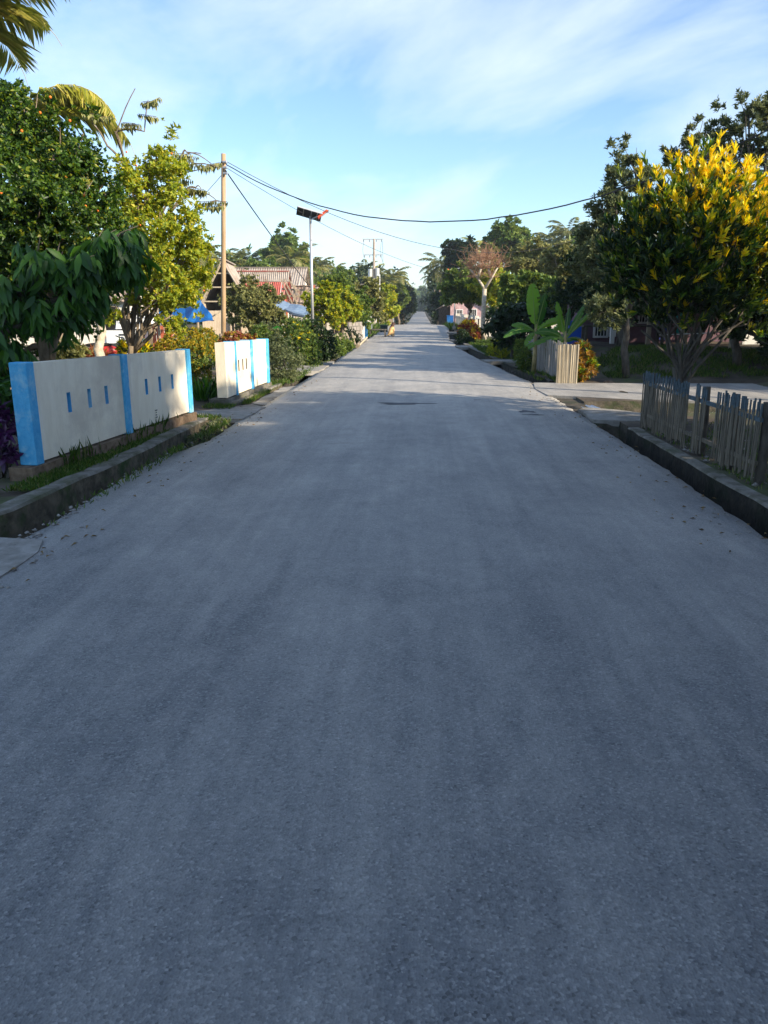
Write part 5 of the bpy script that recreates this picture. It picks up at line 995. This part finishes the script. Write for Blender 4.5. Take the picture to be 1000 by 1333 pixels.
# ---------------------------------------------------------------- middle/far right trees
def T(px,py,Y,r,nm,lb,lm,n=1500,k=7,ls=1.,seed=1,tall=0,sh=.3,up=.5,rough=.4,pale=False,rr_=.06,sq=1.,group=None):
    rng=random.Random(seed); x=gx(px,Y); base=(x,Y,gz(Y)-.05); ls_=[]
    for i in range(12):
        a=rng.uniform(0,6.28); q=rng.uniform(.25,.72); ls_.append((px+r*q*math.cos(a),py+r*q*math.sin(a)*sq,Y+rng.uniform(-.4,.4)*r*Y/F,r*rng.uniform(.28,.46)))
    return tree(nm,lb,'tree',base,(x,Y,max(.4,at(px,py+r*.8,Y).z)),plobes(ls_),lm,M['palebark'] if pale else M['bark'],n,k,.0046*Y*ls,.0024*Y*ls,rr_*Y/30,seed,shell=sh,rough=rough,up=up,group=group)
T(612,372,52,34,'bushy_tree','sunlit mid green tree left of the bare tree trunk',lf_mid,2600,seed=501,sq=.9)
T(650,375,50,34,'bushy_tree','bright yellow green tree right behind the bare tree trunk',lf_lime,2600,seed=502,sq=.9)
T(665,325,88,36,'tall_tree','tallest dense rounded green tree above the right skyline',lf_mid,4200,seed=503,sq=.95,sh=.2,rough=.3)
T(602,332,98,24,'tall_tree','dark open crowned tall tree behind the bare tree on its left',lf_dark,1800,seed=504,sq=.9)
T(590,350,90,18,'tall_tree','small dark crown left of the dark open crowned tree',lf_dark,1200,seed=505)
T(700,350,46,42,'branchy_tree','pale branched sunlit tree right of the tallest tree',lf_olive,2700,seed=506,up=.9,pale=True)
T(738,345,42,38,'branchy_tree','pale branched olive tree left of the dark feathery tree',lf_olive,2500,seed=507,up=.9,pale=True)
T(690,385,36,40,'large_leaf_tree','dense large leafed tree over the banana plants',lf_mid,2300,seed=508,ls=1.35,sq=.7)
T(740,385,32,36,'large_leaf_tree','large leafed tree between the banana plants and the shade tree',lf_mid,2000,seed=509,ls=1.35,sq=.7)
T(672,390,40,22,'large_leaf_tree','large leafed tree behind the flat layered dark tree',lf_mid,1500,seed=510,ls=1.3,sq=.7)
T(765,355,30,28,'branchy_tree','olive tree tucked left behind the dark feathery tree',lf_olive,1800,seed=511,pale=True)
T(742,352,26.5,22,'branchy_tree','olive tree leaning before the left end of the mauve house',lf_olive,1500,seed=531)
PL=[(575,345,115,4.2,'coconut palm standing clear above the road end on its right side'),(600,365,85,3.6,'coconut palm with dark drooping fronds left of the right solar lamp'),(578,372,100,4,'broad coconut palm low beside the road end on the right'),(715,312,80,4.0,'left one of two palms above the pale branched trees'),(741,305,72,4.2,'right one of two palms above the pale branched trees'),(323,338,75,4.2,'left one of the palms above the grey roof'),(298,345,66,3.8,'palm rising between the pole and the grey roof'),(378,340,62,4.0,'yellowish palm directly behind the dark service cable'),(400,350,80,3.8,'palm just left of the left solar lamp mast'),(414,348,88,3.8,'palm just right of the left solar lamp mast'),(434,354,105,4.4,'lone palm standing clear between the lamp and transformer pole'),(474,352,110,4.3,'palm touching the transformer pole'),(510,362,130,4.4,'lone slim palm right of the transformer pole'),(258,338,60,3.6,'palm behind the open gable left of the pole'),(502,368,120,4,'bushy palm below the slim palm near the transformer pole'),(565,360,200,4.2,'palm crown just left of the clear palm over the road'),(458,366,100,3.6,'low palm between the lone palm and the transformer pole')]
for i,(px,py,Y,fl,lb) in enumerate(PL): palm(lb,at(px,py,Y*(1.45 if Y<112 else 1)),seed=600+i,nf=20,fl=fl,ll=.95,lw=.13,nper=24,tr=.16,lean=(-1)**i*.4,drop=1.0,lm=lf_fpalm)
T(368,335,105,34,'tall_tree','big pale green feathery tree on the left skyline',lf_mid,3200,seed=521,sq=.8,sh=.2)
T(400,372,95,26,'far_tree','hazy green tree below the palms by the left lamp',lf_mid,1300,seed=522)
T(340,355,85,22,'far_tree','green tree behind the grey roof ridge',lf_mid,1200,seed=523)
T(445,372,90,24,'far_tree','hazy green tree under the lone palm',lf_mid,1300,seed=524)
T(525,396,150,18,'far_tree','dark green roadside tree left of the far road end',lf_dark,2000,seed=525)
T(519,387,122,16,'far_tree','green roadside tree beyond the stall',lf_mid,1500,seed=526)
T(586,390,95,20,'far_tree','dark green roadside tree right of the far road end',lf_dark,2200,seed=527)
T(577,405,112,12,'far_tree','low dark tree by the crest on the right',lf_dark,1200,seed=528)
# far woods closing the road: mass of crowns, both sides
def woods(name,spots,n,Lf,lm,seed):
    rg=np.random.default_rng(seed); lob=[]
    for x,y,h,r in spots:
        z=gz(y)
        for _ in range(5): lob.append((x+rg.normal(0,r*.4),y+rg.normal(0,r*.4),z+h*rg.uniform(.35,.95),r*rg.uniform(.5,.8)))
        lob.append((x,y,z+h*.25,r))
    P,A=lobe_pts(rg,lob,n,.5,1,.35); P=P[P[:,2]>-3]; A=rg.normal(0,.6,P.shape)+[0,0,.6]
    V,T_=tufts(rg,P,A,5,Lf,Lf*.5,1.2); tag(np_mesh(name,V,T_,lm),kind='stuff')
rr=random.Random(77)
sp=[(s*(rr.uniform(6.5,11)),y+rr.uniform(-5,5),rr.uniform(7,11),rr.uniform(3,4.5)) for y in range(135,470,14) for s in (-1,1)]
woods('treeline',sp,15000,.9,lf_dark,1)
sp=[(rr.uniform(-30,30),rr.uniform(470,520),rr.uniform(9,15),6) for _ in range(22)]+[(-s,0,0,0) for s in ()]
woods('treeline',sp,7000,1.6,lf_mid,2)
sp=[(rr.uniform(-95,-14),rr.uniform(95,190),rr.uniform(5,9),4) for _ in range(60)]+[(rr.uniform(12,110),rr.uniform(70,190),rr.uniform(6,10),4) for _ in range(70)]+[(rr.uniform(-60,-18),rr.uniform(58,80),rr.uniform(3,5),2.5) for _ in range(20)]+[(rr.uniform(9,60),rr.uniform(42,62),rr.uniform(3,5),2.5) for _ in range(24)]
woods('treeline',sp,30000,.75,lf_mid,3)
sp=[(x,y,4,2.4) for x,y in ((-26,40),(-30,34),(-24,52),(-34,28),(18,36),(22,30),(26,26),(20,42),(15,44),(30,22))]
woods('undergrowth',sp,7000,.3,lf_dark,4)
for i in range(4):
    Y=140+i*33; s=-1 if i%2 else 1; palm('slim palm in the woods at the road end, '+('right side nearest','left side nearest','right side farther','left side farther')[i],(s*rr.uniform(7,11)+.2,Y,gz(Y)+rr.uniform(10,13)),seed=700+i,nf=16,fl=4,ll=1.1,lw=.25,nper=14,tr=.17,group='palms rising from the far woods')
# tar stains and scuffs on the asphalt
q=MB()
for px,py,rx,ry,sd_ in ((528,527,.42,.14,1),(605,522,.22,.07,2),(685,537,.14,.12,3),(692,541,.20,.05,4)):
    a=at(0,0,1); Xr,Yr,Zr=ray(px,py); t_=-EYE/Zr; blotch(q,(Xr*t_,Yr*t_),rx,ry,sd_,.0245 if abs(Xr*t_)<1.2 else .019)
tag(q.build('road_stain',M['tar']),kind='structure')

gable('neighbour house right of the camera beyond the near drain',(10.6,-1.6),R(90),9.5,6.0,3.2,5.4,M['rust'],M['plaster'],waves=40,z0=-.05)  # out-of-frame house, put in to block sun from the near road
# haze: thin even morning air
q=MB(); q.box((0,1470,14.4),(2400,3080,38)); hz_=q.build('haze',bpy.data.materials.new('haze_air')); hm=hz_.data.materials[0]; hm.use_nodes=True; n=hm.node_tree.nodes; n.remove(n['Principled BSDF'])
pv=n.new('ShaderNodeVolumePrincipled'); pv.inputs['Color'].default_value=(.80,.90,1,1); pv.inputs['Density'].default_value=.00045; pv.inputs['Anisotropy'].default_value=.3; hm.node_tree.links.new(pv.outputs[0],n['Material Output'].inputs['Volume'])
tag(hz_,kind='stuff')

# loose gravel, crumbs of concrete and fallen leaves along the road edges
rg=np.random.default_rng(99)
def pebbles(name,n,xf,y0,y1,r0,r1,m,seed,zf):
    rg=np.random.default_rng(seed); y=y0+(y1-y0)*rg.random(n)**1.5; x=xf(y,rg); c=np.stack([x,y,np.array([zf(a,b) for a,b in zip(x,y)])],1); rr_=(r0+(r1-r0)*rg.random(n)**3)[:,None,None]
    base=np.array([(1,0,0),(0,1,0),(-1,0,0),(0,-1,0),(0,0,.6),(0,0,-.4)],float); V=c[:,None]+base[None]*rr_*(.6+.8*rg.random((n,6,1))); b=np.arange(n)[:,None]*6
    T_=np.concatenate([b+list(t) for t in ((0,1,4),(1,2,4),(2,3,4),(3,0,4),(1,0,5),(2,1,5),(3,2,5),(0,3,5))],1).reshape(-1,3); tag(np_mesh(name,V.reshape(-1,3),T_,m),kind='stuff')
M['gravel']=mat('gravel',(.12,.11,.10),.95,(.36,.34,.31),40)
pebbles('gravel',450,lambda y,g:np.where(g.random(len(y))<.5,-2.62+np.abs(g.normal(0,.10,len(y))),2.52-np.abs(g.normal(0,.10,len(y)))),3,22,.004,.022,M['gravel'],1,lambda x,y:-.012)
pebbles('gravel',700,lambda y,g:np.where(g.random(len(y))<.5,-2.82+g.normal(0,.05,len(y)),2.76+g.normal(0,.06,len(y))),4,11.3,.01,.05,M['gravel'],2,lambda x,y:-.345 if x<0 else -.445)
pebbles('gravel',500,lambda y,g:g.uniform(3.15,5,len(y)),6,13.8,.006,.04,M['gravel'],3,lambda x,y:tz(x,y))
n=260; P=np.stack([np.where(rg.random(n)<.5,-2.55-np.abs(rg.normal(0,.22,n))+.2,rg.uniform(1.9,2.6,n)),3+15*rg.random(n),np.full(n,.004)],1); D=unit(np.stack([rg.normal(0,1,n),rg.normal(0,1,n),rg.uniform(0,.25,n)],1)); V,T_=leaves(P,D,unit(np.stack([rg.normal(0,.3,n),rg.normal(0,.3,n),np.ones(n)],1)),.02+.04*rg.random(n),.012+.012*rg.random(n),.3)
tag(np_mesh('leaf_litter',V,T_,leafmat('dry_leaf',[(.16,.10,.05),(.28,.20,.09),(.10,.07,.04)],.1,.8,.1)),kind='stuff')

pebbles('gravel',240,lambda y,g:-2.86+g.normal(0,.05,len(y)),4.8,9.5,.008,.035,M['gravel'],5,lambda x,y:-.025)
grass('grass',[(-2.93,-2.80,5.6,9.6,1)],260,.06,.010,lf_grass,89,z=-.03)
